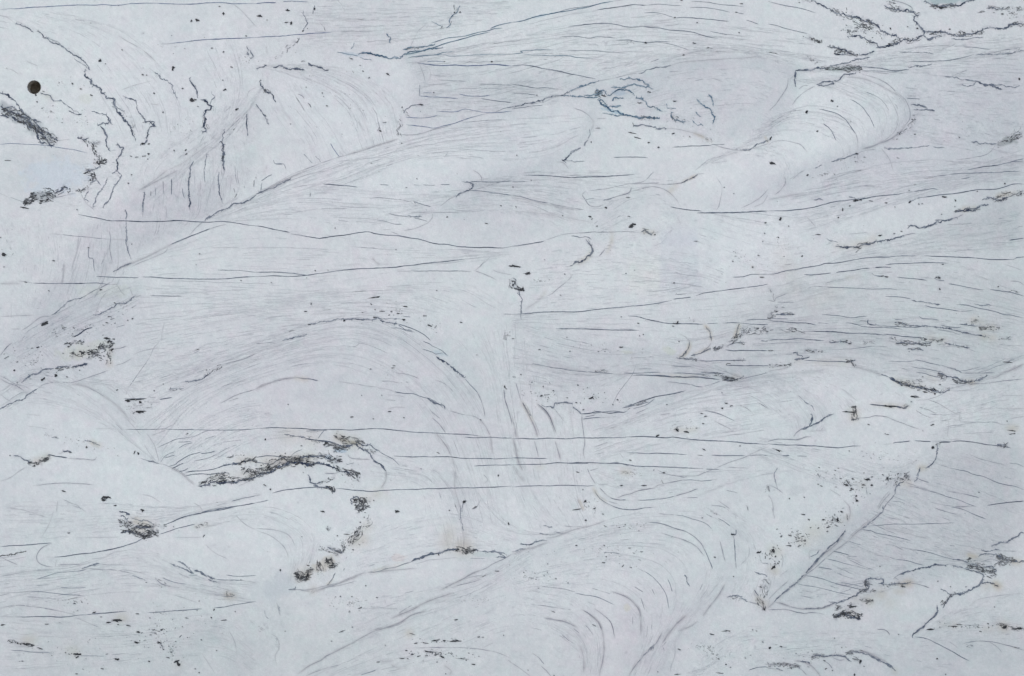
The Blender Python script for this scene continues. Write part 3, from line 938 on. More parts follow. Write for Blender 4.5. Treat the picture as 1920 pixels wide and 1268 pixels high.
h 2 .7|1025 850 1090 855 1200 858 1350 860 1450 862 1520 868 1650 870 1780 872 1902 869
h 1.8 .65|1620 925 1700 924 1800 918 1902 918
j 2.4 .85 2|710 1215 715 1180 740 1160 760 1185 800 1195
g 110 10 2 .85|720 1200 760 1190 800 1190 790 1240
b 7 .25|750 1165 800 1180 850 1170
b 8 .2|820 1170 880 1145 930 1130
g 40 9 1.8 .75|740 1240 780 1255
g 24 8 1.5 .6|800 1190 850 1180
j 1.2 .45 1|1540 1200 1530 1240 1530 1268
s 1.2 .35|1670 1175 1640 1225 1610 1245
s 1 .3|1690 990 1720 1030 1690 1060
g 10 8 1.2 .4|700 1030 770 1040
c 50 2.4 .6|700 970 120 90 30
c 50 2.4 .55|450 740 200 60 15
c 30 2 .5|200 860 200 40 0
c 26 2 .4 60|1050 250 200 80 20
b 6 .15|970 1170 960 1130
T 960 640
s 1 .3|0 125 60 130
h 1.5 .45|150 165 240 182 330 200 420 212
s 3 .15|0 160 300 190 600 230 900 250
h 1.5 .5|390 210 480 222 560 230
h 1.6 .5|560 225 660 235 750 240
h 2.2 .7|900 252 960 250 1040 252 1120 258 1200 265 1260 262
h 2.4 .75|1000 250 1080 253 1180 262 1280 266 1380 265 1460 275 1540 285
b 3 .25|1090 255 1250 265 1380 268
h 1.8 .6|830 235 900 238 1000 235 1100 228
h 1.8 .6|1200 235 1320 242 1420 245 1500 238 1580 240
h 1.6 .55|1400 228 1500 232 1560 238
g 60 7 1.8 .6|1420 240 1520 245 1600 262 1650 282
g 50 5 2.4 .7|1560 285 1620 282 1680 288
t 90 100 110 .5|1610 280 60 14 12
h 1.6 .5|1180 180 1260 185 1335 185
h 1.4 .4|940 205 1040 202
g 40 7 1.4 .4|620 225 720 230
j 1.8 .6 1|1580 290 1640 290 1700 275 1720 262
b 4 .2|1640 260 1720 275
h 1.6 .5|1330 320 1370 335 1420 340
s 1.2 .35|1150 300 1250 312 1330 322
s 1.2 .35|1420 338 1480 320 1550 295
s 1.4 .35|1700 280 1780 260 1850 245 1902 232
j 1.6 .65 1|1240 120 1270 110 1300 70 1320 40 1315 0
b 3 .35|1240 120 1280 100 1310 60 1320 10
b 2.5 .3|1340 105 1400 80 1470 55
j 1.6 .6 1|1330 108 1380 95 1430 75 1480 50
s 1.4 .4|1480 10 1460 40 1420 70
j 1.6 .65 1|1225 125 1280 128 1330 135 1380 140
h 1.8 .6|1380 142 1460 146 1540 142 1640 143 1740 140
g 30 4 1.5 .6|1280 128 1370 138
g 20 5 1.4 .55|1640 140 1720 138
h 2 .68|1580 65 1660 68 1760 68 1902 70
g 44 6 1.8 .7|1505 60 1560 40 1600 30
j 1.5 .6 1|1505 70 1500 55 1560 52
h 1.6 .6|1600 30 1660 12 1740 8
g 20 5 1.5 .6|1600 12 1720 6
h 2 .68|1590 180 1660 180 1760 180 1850 182 1902 182
j 1.3 .5 1|1590 175 1600 162 1625 168
s 1 .3|1480 165 1560 160
p|588 422 14 9 -15 600 412 10 4 -30 218 405 9 4 0 272 396 5 3 0 307 367 6 5 0 785 436 9 5 0 750 471 6 4 0 1150 471 5 5 0 530 508 9 4 -10 490 327 8 4 0 560 345 4 3 0 66 246 7 4 0 430 74 6 4 0 205 61 8 4 0 808 44 16 5 0 643 76 8 3 0 690 76 5 3 0 590 29 5 4 0 148 305 6 3 0 22 265 5 4 0 8 265 4 4 0 478 456 8 5 10 1562 498 14 5 5 1592 461 20 4 5 1628 480 12 4 0 1406 535 11 4 0 1440 557 14 4 -5 1295 674 30 6 3 1225 658 14 10 20 1083 701 12 8 -45 1420 612 7 4 0 1426 805 16 4 25 1693 778 6 5 0 1560 383 4 4 0 812 1072 14 5 0 985 1072 22 6 3 487 972 12 4 0 1053 957 5 4 0 1130 977 13 4 0 527 1103 6 4 0 543 1190 14 12 0 880 884 12 4 0 480 1251 26 4 -10 612 1242 10 5 -20 1240 3 8 4 0 410 420 10 3 0 890 910 0 0 0 1372 645 10 3 0
h 2.4 .8|840 480 900 468 950 450 1000 432 1060 412 1130 400 1210 385 1290 368
h 1.8 .6|820 495 880 482 960 465 1020 450
h 1.6 .5|900 500 1000 470 1060 430
h 2.2 .75|510 540 580 535 640 522 720 535 780 528 830 528 860 515
h 1.6 .6|600 538 660 528 740 520 820 525
h 1.6 .6|525 580 600 570 660 568
h 1.3 .4|540 565 620 545
s 1.2 .3|660 568 780 560
g 26 5 1.5 .5|820 495 920 470 1000 440
j 1.8 .65 1|310 490 315 460 330 455 400 455 450 462
h 1.8 .65|320 458 380 455 440 460
j 1.8 .65 .8|450 485 480 510 515 540
s 1.4 .4|520 540 520 600 530 680 540 740 530 830 540 870
s 1.8 .5|75 455 100 500 120 540 150 600 175 660 190 710
b 3 .25|75 455 110 510 150 590
s 1.6 .4|30 310 45 370 70 450
j 1.6 .5 1|80 455 100 495 140 555
s 1.8 .5|190 465 230 500 270 545 300 610 330 690
h 1.6 .5|190 465 240 505 280 560 310 640
j 1.6 .55 1|220 480 270 485 310 495
s 1.2 .35|310 500 350 545 390 600
s 2 .35|320 740 340 800 360 880
s 1.6 .3|165 740 185 800 195 860
s 2.4 .35|0 570 20 640 35 720
s 2 .35|10 730 30 820 50 900 80 960
s 3 .25|10 930 50 1000 90 1040
h 2.1 .78|0 722 80 722 160 726 260 722 400 724 500 718 640 718 760 716 850 714
h 2.1 .75|840 712 900 708 980 708 1080 712 1150 718 1200 715 1280 722 1360 732 1440 736 1530 740 1640 748 1760 758 1902 765
h 1.9 .7|0 867 100 868 200 870 262 870
h 2.1 .78|0 918 120 915 260 912 330 903 420 906 520 902 600 904 700 908 790 908 860 918 930 928 1040 932 1150 935 1260 940 1420 946
h 1.7 .6|415 908 500 910 570 905
h 1.6 .6|720 908 780 905 870 925
h 2 .72|855 828 930 830 1010 836 1080 832 1180 836 1300 842
h 1.6 .55|1375 845 1420 846
h 1.8 .65|1480 848 1560 850 1640 850 1730 850 
h 1.7 .6|1760 850 1820 846 1902 848
h 1.3 .45|1440 948 1540 952
s .9 .3|1600 936 1750 942
h 1.8 .65|0 1080 100 1076 240 1072 350 1070 480 1072 620 1072
s .9 .3|640 1068 720 1060
s 1.4 .3|1902 785 1800 825 1720 865 1600 905 1500 950
s 1.4 .35|1500 950 1420 980 1360 1000 1200 1000
s 1.3 .4|1280 1030 1220 1040 1100 1065 1060 1090
h 1.6 .5|1270 1032 1340 1030 1400 1038 1490 1030
h 1.3 .35|1080 955 1130 980 1200 995 1300 1015
h 1.6 .5|610 1110 640 1155 690 1195 750 1225 810 1245 890 1252
b 2.5 .25|600 1090 640 1150 700 1200
s 1.3 .35|560 950 590 1010 620 1060
s 1.4 .35|650 1090 700 1140 740 1170
h 1.8 .55|730 1162 780 1178 850 1180
h 1.8 .55|935 1180 1010 1180 1080 1172 1150 1165 1210 1150
s 1.4 .4|1210 1150 1300 1125 1340 1110 1380 1095
s 1.3 .4|780 1165 830 1145 880 1135 940 1110 1060 1090
h 1.3 .4|580 962 640 945
j 1.3 .4 1|1110 1030 1125 1060
g 12 7 1.2 .4|820 970 890 990
b 5 .25|820 970 870 972
b 5 .2|190 935 220 935
h 1.2 .35|830 870 800 830 
j 1.6 .55 1|1200 660 1225 645 1240 660
b 4 .2|1200 660 1380 660
s 1.2 .35|1400 510 1460 518 1540 540 1590 560
h 1.5 .5|1440 518 1520 535 1580 560 1650 592
s 1 .3|1100 548 1180 535
s 1.2 .25|1500 590 1560 620 1630 655
s 1.1 .35|1820 450 1902 500
s 1.1 .35|1690 475 1740 495 1780 525
h 1.5 .4|1590 1105 1680 1128
s 1 .3|1530 1185 1580 1215 1620 1245
h 1.3 .35|1480 1215 1540 1228
h 1.2 .35|1300 1165 1380 1160
s 1.2 .3|1740 1215 1755 1250
h 1.2 .35|930 160 890 250 840 320 800 370 770 420 740 490
g 20 10 1.2 .35|1880 1060 1900 1110
s 1 .25|480 1170 500 1210 530 1268
b 2 .3|500 1180 530 1250
t 180 190 175 .3|1170 70 60 30 20
c 60 2.4 .55|250 400 200 90 10
c 50 2.2 .5|620 420 200 90 0
c 30 2.2 .4|700 60 500 40 5
c 30 2 .4 60|1300 650 150 60 0
c 20 2 .45|570 1230 90 60 20
c 20 2 .4|900 980 100 40 10
t 192 196 180 .25|860 85 60 20 5
T 1440 640
g 30 5 1.6 .65|450 8 550 5 650 10
j 1.8 .65 1|460 12 540 5 620 15
g 20 4 1.4 .55|700 5 790 5
g 90 7 1.7 .65|950 15 1050 12 1200 12
j 1.8 .65 1|950 15 1060 10 1150 20 1210 15 1215 0
j 1.6 .6 1|1310 10 1380 25 1440 42 1500 50
g 26 7 1.4 .45|1260 5 1400 25 1480 45
j 1.6 .6 1|1040 55 1120 60 1155 68
g 26 4 1.5 .55|1040 52 1140 62
s 1 .3|1710 30 1760 20
h 1.4 .4|600 60 700 45 800 38 890 38
h 1.9 .62|270 140 350 145 420 150 500 152 600 155
j 1.6 .6 1|185 85 220 80 215 100 255 115 265 130
j 1.8 .65 1|195 135 250 130 310 115
j 1.8 .65 1|600 155 650 140
g 44 5 2 .7|590 155 620 150 640 180
g 40 4 1.5 .6|275 68 340 72 400 76
g 50 5 1.6 .65|0 180 60 175 130 175 200 170
b 6 .1|200 150 450 160 650 165
j 1.4 .5 1|0 70 40 68
s 1.8 .2|0 225 80 210 160 190
s 2 .22|640 185 720 210 800 235 850 248
j 1.4 .5 .8|840 245 900 268
h 1.4 .45|890 150 980 152 1050 150 1100 145
h 1.6 .5|1090 135 1150 148 1210 165 1280 180
s 1.3 .4|1280 178 1340 195 1380 210 1450 220 1520 205 1580 190
j 1.5 .5 .8|1330 195 1400 215 1440 235
s 1.6 .3|1440 235 1520 240 1600 235 1690 232
s 1.4 .4|1340 195 1400 205
s 1.8 .35|1902 170 1850 195 1780 225 1740 240 1700 265 1650 280
s 1.4 .4|1480 320 1560 315 1640 310 1740 295 1830 285 1902 280
h 1.5 .5|1060 190 1120 200 1180 208 1250 222 1300 230
h 1.6 .55|1100 232 1160 240 1210 255 1280 268
j 2.2 .75 1.5|1275 235 1310 255 1350 265 1400 270 1420 290 1470 300 1530 295 1590 285
g 50 6 1.9 .7|1390 285 1440 300 1520 300
g 40 7 1.6 .6|1270 240 1310 270 1290 280
j 1.6 .6 1|1560 290 1600 270 1630 250
g 16 6 1.3 .5|1590 270 1630 250
b 6 .35|1200 260 1240 290
b 4 .3|1490 300 1530 310
g 90 6 2.4 .85|960 305 1040 325 1120 345 1200 360 1280 382
j 2.8 .85 1.5|900 268 950 295 1010 320 1070 330 1130 345 1180 352 1230 370 1285 385
g 30 7 1.4 .55|1030 300 1100 290 1150 310
j 1.6 .6 1|1280 380 1320 372 1355 352
g 16 5 1.4 .5|1280 375 1350 355
b 6 .2|940 290 1050 320 1150 335
s 1.2 .3|1355 350 1420 335 1480 320
p|1148 264 7 4 0 995 328 14 4 0 1165 378 24 4 8 1240 392 12 5 0 1098 415 30 5 0 1065 450 6 4 0 1120 362 12 4 0 1222 621 14 6 -10 748 619 14 3 10 1776 594 7 5 0 1815 664 28 5 5 1805 690 12 4 -15 1828 686 9 5 -20 633 488 18 7 0 600 525 45 6 0 75 813 12 5 20 603 815 6 4 0 1225 790 8 16 -15 1278 322 12 3 0 520 944 6 4 0 712 978 7 4 0 740 1025 30 8 5 770 1008 10 4 0 852 992 9 4 0 885 1020 12 5 0 968 983 7 5 0 880 1060 5 4 0 1015 982 5 5 0 630 1023 11 5 0 540 1020 7 4 0 578 1066 22 8 15 625 1098 14 6 20 612 1108 8 5 0 503 1083 9 4 0 770 1070 12 10 0 395 1075 10 4 20 372 1062 7 4 20 655 1150 9 12 30 660 1185 14 7 20 158 1168 7 4 0 268 1158 5 4 0 545 1265 16 5 0 1083 408 20 5 -5 1565 1122 6 4 0 870 686 5 4 0 1150 665 3 4 0 1785 156 34 4 3 890 693 12 4 0 712 1068 14 7 0
h 2.8 .8|755 470 820 476 880 482 950 484 990 488
j 2 .7 1|950 484 1010 495 1050 478
p|905 483 50 9 3
g 16 5 1.6 .6|980 490 1040 480
g 80 9 2 .7|640 490 635 530 640 580
j 1.8 .65 1|615 585 640 580 670 575
b 8 .3|640 500 640 575
b 4 .2|760 468 900 478 1050 485
j 1.6 .55 1|1085 410 1120 412
s 1.4 .35|670 570 750 565 800 555 870 560 940 585 1040 625 1130 655
j 2.2 .7 .8|490 540 430 560 395 590 360 615 300 635 240 655
s 1.6 .4|240 655 210 680 190 710
j 2.2 .75 .8|325 540 330 570 325 600 305 630
j 1.4 .45 1|345 520 330 485 300 465 260 435
s 1 .3|260 435 220 400
s 1.4 .4|0 742 60 728 140 726 220 732 270 715 320 708
h 1.5 .45|0 745 80 728 200 730 260 715
s 1 .2|310 670 440 660
h 2.3 .8|0 765 100 770 220 772 340 780 440 786 520 790 600 782 690 775
s .8 .25|860 766 920 762
h 2 .7|925 758 960 750 1010 745 1055 740
h 2 .7|1090 738 1160 741 1210 742
h 2.6 .85|1270 750 1320 745 1360 745
h 2 .75|1360 745 1440 740 1520 748 1600 762 1680 772 1760 782 1805 794
g 24 6 1.6 .6|1690 770 1740 780 1780 770
j 1.6 .6 1|1700 768 1770 765 1740 782
h 2.2 .75|105 852 160 848
h 1.8 .65|215 852 290 856
s .8 .3|0 852 40 852
s 1.3 .35|1190 435 1250 455 1310 490 1380 530 1420 545 1425 590 1430 605
h 1.4 .4|1200 545 1300 545 1410 538
h 1.4 .42|1125 490 1180 508 1250 540
h 1.4 .42|1095 510 1150 545 1210 570
h 1.4 .4|1430 600 1520 600 1600 602 1690 605 1750 622
s .8 .2|1720 400 1902 405
s .8 .2|1700 500 1902 500
s 1 .22|1330 720 1340 620 1330 560
s 1.5 .2|1100 440 1200 430 1280 400 1350 350
j 1.9 .65 1|1260 770 1255 830 1240 880 1210 920 1170 945
j 1.9 .65 1|1130 940 1125 970 1110 995 1115 1020 1085 1045
g 20 7 1.5 .5|1250 765 1280 760 1220 750
b 5 .25|1130 940 1170 940
s 1.4 .4|1115 1020 1150 1035 1195 1050
j 1.8 .65 1|945 1135 940 1100 950 1080 980 1050 1010 1045
g 60 9 1.6 .6|1000 1040 1020 1010 1030 980 1040 1030
g 24 7 1.5 .55|940 1080 955 1040 1000 1020
b 6 .25|1000 1050 1050 1060
s 2 .35|910 1125 870 1170 840 1210 820 1250
s 1.4 .4|945 1130 920 1165 870 1220 850 1268
s 1.4 .4|1040 1080 1100 1085 1180 1110 1260 1130
h 1.4 .5|1260 1130 1340 1155 1420 1180 1480 1205 1550 1228
h 1.6 .5|1345 938 1420 955 1480 968 1520 988 1600 1005 1660 1030 1720 1055 1780 1068 1840 1080 1902 1105
s .9 .25|1230 900 1345 938
s 1 .3|1520 850 1600 880 1700 905 1760 918
h 1.3 .45|1790 905 1850 912 1902 932
s 1 .25|1320 1112 1400 1125 1480 1140 1570 1165
h 1.3 .4|1430 1130 1500 1148 1570 1162
h 2.1 .75|1630 1220 1700 1210 1780 1198 1902 1188
h 1.3 .4|1380 1228 1440 1230 1520 1225
h 1.4 .4|920 1150 1000 1178 1020 1180
h 1.4 .4|920 1185 980 1195 1020 1208
s .9 .3|1200 1195 1300 1215 1400 1235 1500 1268
s 1.6 .25|50 950 45 1000 65 1080 85 1120
j 1.3 .4 1|70 940 48 990 60 1060
s 1.6 .25|0 1065 60 1090 110 1130
s 1.6 .25|0 1140 30 1190 40 1268
t 160 172 180 .2|210 1100 70 40 0
t 160 170 178 .25|490 1025 30 14 0
c 60 2.8 .7|600 1060 200 70 25
c 50 2.4 .65|900 1020 100 60 0
c 50 2.2 .5 60|850 850 250 80 10
c 24 2.2 .5|650 1170 50 50 60
c 30 2 .5 60|390 1000 120 60 20
s 1 .35|730 1080 735 1140
b 8 .12|700 1070 720 1060
b 5 .3|1790 645 1845 645
r 190 190 175 .3|1815 645 9 0
s 1 .3|560 1180 600 1220 610 1245
s .8 .25|460 1100 540 1150
s 1 .2|640 800 640 740
T 0 948
h 1.9 .65|0 306 80 298 180 292 290 286 385 278
s 1.6 .3|385 278 320 310 285 345 270 385 285 425 340 450 400 458
s 1.2 .2|420 400 410 460
s .8 .2|340 385 400 382
h 2.2 .75|400 382 480 378 580 362 680 350 780 335 860 318 930 298 1000 275 1050 248 1080 235
h 2 .7|1180 215 1260 190 1320 170 1380 155 1450 138
h 2.4 .8|1225 145 1290 115 1350 90 1420 70 1500 55 1570 42 1640 30 1720 12 1810 0
h 1.4 .5|1500 48 1580 30 1700 12
j 2 .8 1.5|885 45 930 55 965 68
j 1.8 .75 1.5|895 78 930 80 945 105 940 125
g 70 9 2 .85|890 125 930 130 980 140
g 120 11 1.8 .8|960 180 1020 160 1080 160 1150 155
g 100 8 2 .85|900 195 960 185 1010 205 1070 225
g 150 11 2 .85|1060 225 1110 210 1170 200
j 2.4 .85 1.5|900 200 950 185 1000 210 1050 225 1080 240
j 2.2 .8 1.5|1000 155 1060 160 1140 155
j 1.5 .5 1.5|980 95 1040 110 1100 115 1150 140
b 8 .2|980 120 1080 130 1140 160
b 6 .15|1000 200 1100 200
t 185 178 165 .2|1060 130 90 30 10
t 185 178 165 .2|1050 190 90 20 5
g 26 6 1.4 .5|1150 145 1230 155
g 30 4 1.5 .5|1450 158 1550 145
b 5 .15|1450 155 1555 148
p|508 204 10 6 -10 1515 225 5 12 20 1290 157 5 4 0 700 795 12 6 -10 553 727 9 5 -10 750 827 8 4 0 870 852 60 8 -3 803 868 18 7 10 878 884 9 4 0 958 893 16 6 15 1028 940 20 7 5 1015 1018 28 6 15 1198 923 13 5 0 1497 998 7 5 0 1180 1020 18 5 -10 1215 1068 6 5 0 1108 1157 10 6 0 870 1143 24 8 -5 568 1250 8 5 0 758 1212 12 4 0 1310 1158 20 10 -25 1325 1180 18 12 0 1450 1213 9 4 20 1355 900 5 4 0 1114 835 6 4 0 1480 710 5 3 0 1087 571 6 5 0 1200 606 5 4 0 18 887 20 5 5 200 1030 30 9 10 240 1038 20 6 5 300 1062 22 5 15 575 1105 26 9 0 575 1125 16 7 -20 348 881 14 4 0 1610 1077 7 4 0 1748 788 6 4 0 1792 553 6 4 0 1570 833 8 5 0 168 1155 8 4 0 1248 1130 12 4 20 1480 1240 8 4 40 1255 1045 6 4 -30 1590 775 6 12 0 1665 851 18 4 -10 1018 805 12 5 0 1385 835 14 4 20 1060 35 14 12 0
g 44 4 2 .75|60 1012 150 1025 260 1050
b 8 .22|190 1005 240 1000
b 7 .25|890 840 920 838
b 8 .2|510 1070 560 1085
b 8 .2|1320 1190 1330 1180
h 1.7 .55|85 1077 180 1080 280 1090 385 1094
h 1.4 .45|600 1115 700 1118 770 1120
h 2 .68|110 826 220 826 340 824 440 830 540 820 660 808 780 798 880 790 940 785
s .8 .2|0 825 110 826
h 2 .68|1095 796 1180 792 1300 782 1400 775 1500 768
h 1.7 .6|1590 760 1700 745 1780 732 1902 715
s 1.4 .4|0 762 60 750 140 742 230 750 320 760 420 780 480 795
s 1 .2|420 780 560 810
h 1.6 .5|270 546 350 525 400 505 460 495 540 492 600 485 650 470
j 2 .6 .8|610 468 640 462 680 445 740 430
h 1.4 .4|270 545 380 538
s 1.4 .25|0 525 100 510 200 490 330 480 400 478
s 1.3 .35|640 470 760 475 860 480 960 500 1020 520
s 1.2 .3|740 440 850 440 960 445
j 1.7 .5 .8|980 520 1020 530 1080 555
s 1.2 .3|900 475 1000 490 1070 505
h 1.5 .45|450 610 530 612 640 608
h 1.5 .45|270 595 360 590
h 1.6 .45|215 638 300 640 400 652 500 662 620 670
h 1.5 .42|200 678 320 685 440 695
s 1 .3|0 650 150 645 220 638
j 2 .65 1|1275 435 1300 450 1350 460 1390 480 1440 505
j 1.8 .6 1|1320 415 1370 435 1400 465 1430 495
j 2.2 .7 1|1440 485 1490 490 1530 515 1560 535 1600 548
j 2 .7 1|1545 550 1610 570
h 1.9 .6|1600 548 1680 552 1790 555
s 1 .3|1790 555 1902 575
h 1.6 .5|1680 515 1760 525 1860 522 1902 518
s 1 .3|1200 405 1240 415 1280 440
s 1.3 .4|1330 505 1370 525 1410 540
h 1.4 .45|1400 520 1470 518
h 1.7 .5|1200 535 1260 560 1310 575 1390 585
s 1.3 .35|1150 535 1200 580 1270 600 1350 615
g 20 6 1.4 .4|1170 555 1260 600
s 1.1 .25|1290 665 1380 690 1460 720
s 1.3 .35|620 435 430 440
s 1.4 .3|0 380 60 410 130 440
s 1 .22|850 350 760 385 680 400
s 1 .2|840 350 950 330
s 1.2 .25|1530 290 1570 330 1620 365 1690 400
s 1 .2|1570 550 1640 590
s 1.4 .2|70 20 180 35 260 60 350 90
s .9 .2|400 40 360 150 320 220 300 260
s 1 .15|560 240 700 235 880 235
s 1 .2|560 830 650 870 740 905
s 1.4 .15|1290 240 1400 240 1500 235
s 1.2 .2|1750 70 1810 130 1870 165 1902 175
s 1.4 .3|1010 50 1060 70
s 1.6 .2|540 0 600 20 640 50
s 1.6 .15|1700 930 1740 1010 1760 1100
s 1.6 .15|1500 1100 1560 1190 1600 1250
s 1 .3|1860 860 1890 880
j 1.4 .5 1.5|1665 675 1720 680 1745 665
g 24 8 1.5 .5|1680 650 1720 680
b 6 .3|1690 670 1740 675
g 22 6 1.6 .6|1180 1010 1210 1060
c 70 2.6 .6|1150 950 250 110 10
c 60 2.4 .55|550 1100 400 130 5
c 60 2.2 .45|1200 800 600 200 5
c 30 2.4 .5|560 710 160 50 -10
c 40 2.2 .6|1280 1080 80 80 20
T 480 948
g 50 8 2 .85|740 20 790 20 840 5
p|1048 45 18 9 0 1438 35 6 4 0 605 224 6 4 0 675 214 20 5 5 722 329 12 4 -10 500 42 14 4 15 815 595 6 4 0 592 679 5 4 0 626 674 5 5 0 342 232 4 4 0 217 933 6 4 0 562 1007 6 4 0 960 1037 4 4 0 782 756 7 3 -10 770 762 18 3 -10 1792 487 13 4 0 1487 849 18 5 0 908 1162 10 4 -5 715 903 8 4 0 638 935 22 4 -20 1345 1162 7 5 -30 1620 1180 22 4 0 1655 976 8 5 0 1685 978 8 3 0 1480 1005 34 9 0 1300 1087 52 5 0 1258 1022 20 5 5 1207 1120 15 4 -10 1266 1116 11 4 0 1190 1022 14 4 -10 1385 1125 26 5 20 1160 1104 18 5 -10 1118 1077 14 3 -10 1082 1136 17 4 0 1128 1138 5 5 0 1410 1250 6 4 0 1840 963 4 4 0 1165 955 20 4 15 712 677 5 4 0 897 683 6 4 0 803 86 4 5 0 775 123 10 4 0 1877 135 6 10 0 1330 1002 34 4 -3 1400 1005 14 8 0 390 445 12 4 15 180 480 10 10 0 1530 1138 40 3 5 1655 1120 5 3 0 870 118 0 0 0
g 20 6 1.6 .6|530 165 545 175
b 6 .25|1135 945 1140 955
g 110 11 1.7 .75|760 170 760 215 710 250 700 280
g 26 10 1.4 .5|790 160 830 130 860 80
b 9 .22|780 220 830 150
b 10 .2|720 270 800 250
g 60 8 1.6 .65|650 300 650 340 600 340
j 1.9 .7 1.5|530 308 570 325 610 340 640 350
g 60 11 1.7 .65|470 320 560 330 620 355
g 120 14 2 .75|530 400 560 440 590 460
p|550 403 20 8 -25 522 420 14 6 -20 560 445 18 7 0 560 460 24 5 0
g 70 9 1.7 .65|460 420 475 480
g 180 13 2.3 .9|290 500 320 520 340 550 390 520
g 70 10 1.8 .7|380 500 420 480
b 10 .14|300 520 400 480 480 450 600 420
t 100 95 90 .2|340 530 60 40 -20
t 160 150 135 .25|500 440 130 50 -30
t 176 188 199 .4|180 590 120 90 -30
t 182 193 202 .3|60 640 140 100 -10
j 1.6 .6 1|240 625 290 620 295 600
s 1 .35|330 635 400 635
j 1.4 .5 1|530 590 560 560 590 500
b 2 .25|530 590 570 550
s 1.6 .25|250 630 420 620 500 600 580 580
g 12 6 1.2 .35|410 640 440 620
b 6 .12|420 640 430 620
s 2 .35|440 640 540 605 640 570 700 545 760 520 820 498
s 1.2 .25|520 610 640 590 740 560
h 1.8 .45|830 495 900 490 960 470 1040 455 1100 435 1150 420
b 3 .15|830 495 1000 460 1150 420
j 2.6 .78 1|1150 420 1180 400 1240 380 1280 365 1350 355 1380 342 1440 330 1510 325
g 90 6 2 .75|1500 325 1560 330 1620 335
g 40 7 1.9 .7|1540 345 1570 350
j 1.8 .65 1|1350 355 1360 372
j 1.8 .6 1|1600 330 1660 335 1720 345 1760 340 1800 345 1840 350 1860 365
j 1.6 .55 1|1770 330 1790 345 1850 385 1780 385
b 12 .22|1420 320 1440 180
b 12 .25|1480 310 1560 310
b 10 .15|1540 200 1550 300
t 170 190 195 .4|1680 365 110 20 0
h 1.2 .35|1590 392 1700 395
s 1.2 .25|1180 435 1300 405 1500 385
s 2 .22|850 500 1020 480 1200 465
s 1.4 .4|1902 360 1840 395 1760 435 1720 460 1660 485
s 1.8 .45|1660 485 1600 510 1540 545 1480 575 1420 605 1370 630
s 1.3 .35|1680 545 1600 570 1520 590 1460 610
s 1.2 .25|1690 515 1600 530 1540 550
s 2 .4|1460 650 1380 675 1310 700 1240 730 1180 765 1100 800 1010 838
s 1.6 .3|1160 740 1100 775 1060 800
s 1.8 .4|1260 785 1160 815 1080 865 980 905 880 930
s 1.3 .3|1080 880 980 910
s 1.7 .35|880 930 780 985 700 1030 620 1070 540 1110 480 1150 400 1190 310 1250
s 1.3 .35|600 1080 500 1130
s 1.6 .3|620 1185 500 1215 430 1240 370 1265
h 2 .5|780 1258 840 1240 890 1222
s 1.4 .3|1130 1060 1300 1055 1500 1055 1640 1065 1760 1085 1840 1110 1902 1140
s 1 .25|1870 1145 1902 1170
j 1.6 .5 1|1520 0 1520 80 1535 150 1545 190
s 1.6 .2|1545 190 1545 290
j 1.3 .45 1|1605 25 1640 5
h 1 .3|850 755 960 760 1050 765
s .8 .15|780 765 1050 768
s 1.6 .22|0 170 120 178 210 200 260 240 290 300
s 1.4 .18|0 185 100 220 180 280 230 350 240 410
j 1.3 .4 1.5|65 780 75 820 95 840
j 1.3 .35 1.5|165 740 180 790
s 1.6 .2|150 720 180 820
s 1.6 .2|110 950 160 990 170 1060 140 1120 160 1200
g 16 14 1.2 .35|20 900 90 900
g 16 12 1.2 .35|150 1010 180 1020
s 3 .18|1400 1190 1450 1230 1430 1268
s 2.5 .18|1000 1180 1060 1210 1120 1205
s 2.2 .18|930 1160 1020 1150
c 70 2.6 .7|1350 1100 260 40 5
c 40 2.4 .6|1350 1005 200 24 0
c 70 2 .5 60|700 720 250 80 5
c 40 1.8 .5|1680 700 200 50 0
c 60 2 .5|650 280 180 120 -30
c 40 2 .5|500 480 150 60 -20
t 200 180 180 .25|1060 385 60 30 0
T 960 948
s 2 .35|0 365 40 350 90 325 150 315 260 270
j 1.6 .5 1|0 345 40 330 100 320
j 1.9 .6 1|60 285 100 290 140 290 170 270 210 260 260 258
s 1.8 .3|260 240 330 230 400 200 460 180 540 160 620 140 700 110
s 1.4 .35|200 210 270 218 350 205 400 205 440 185
j 1.4 .45 1|205 205 240 218 290 218
s 1.4 .35|310 195 370 205
j 1.3 .4 1|230 148 300 160 
s 1.4 .3|380 150 460 160 520 155
h 1.8 .5|745 5 800 22 850 30 920 30 980 18 1050 12
h 1.2 .35|730 150 840 143
h 1.4 .45|490 250 545 245
h 1.5 .45|680 345 740 350 800 358
h 1.2 .35|800 255 870 252
p|675 63 8 5 0 548 109 9 5 0 480 296 9 5 0 842 142 6 4 0 797 163 7 4 0 943 188 5 4 0 700 380 6 5 0 685 298 5 5 0 825 447 13 5 -45 884 460 7 5 0 417 575 7 4 0 88 497 5 5 0 238 521 4 4 0 265 433 4 4 0 678 424 18 4 5 1413 92 6 4 0 1507 384 8 6 0 1646 528 6 4 0 1833 348 20 7 -20 1845 345 6 12 30 1640 215 14 6 20 1243 1070 12 5 15 1522 1111 5 4 0 1590 1180 8 5 0 1733 1133 6 5 0 1863 1013 9 4 0 1485 957 22 4 10 1590 932 34 4 -3 1082 1235 5 4 0 312 1264 6 5 0 118 1222 5 4 0 1874 770 14 9 40 1540 1244 30 3 0 480 28 28 4 -10 610 890 16 4 35 310 790 14 5 20 1535 1140 14 4 30 1228 1254 24 3 0 1787 923 8 4 0 1816 932 6 3 0
s 1.6 .4|1010 125 1090 132 1160 150 1220 172 1280 190 1330 215 1370 245 1410 290 1430 340
h 1.6 .45|1005 125 1080 130 1150 145 1200 165 1260 180
h 2.2 .55|1430 320 1450 370 1470 420 1490 472
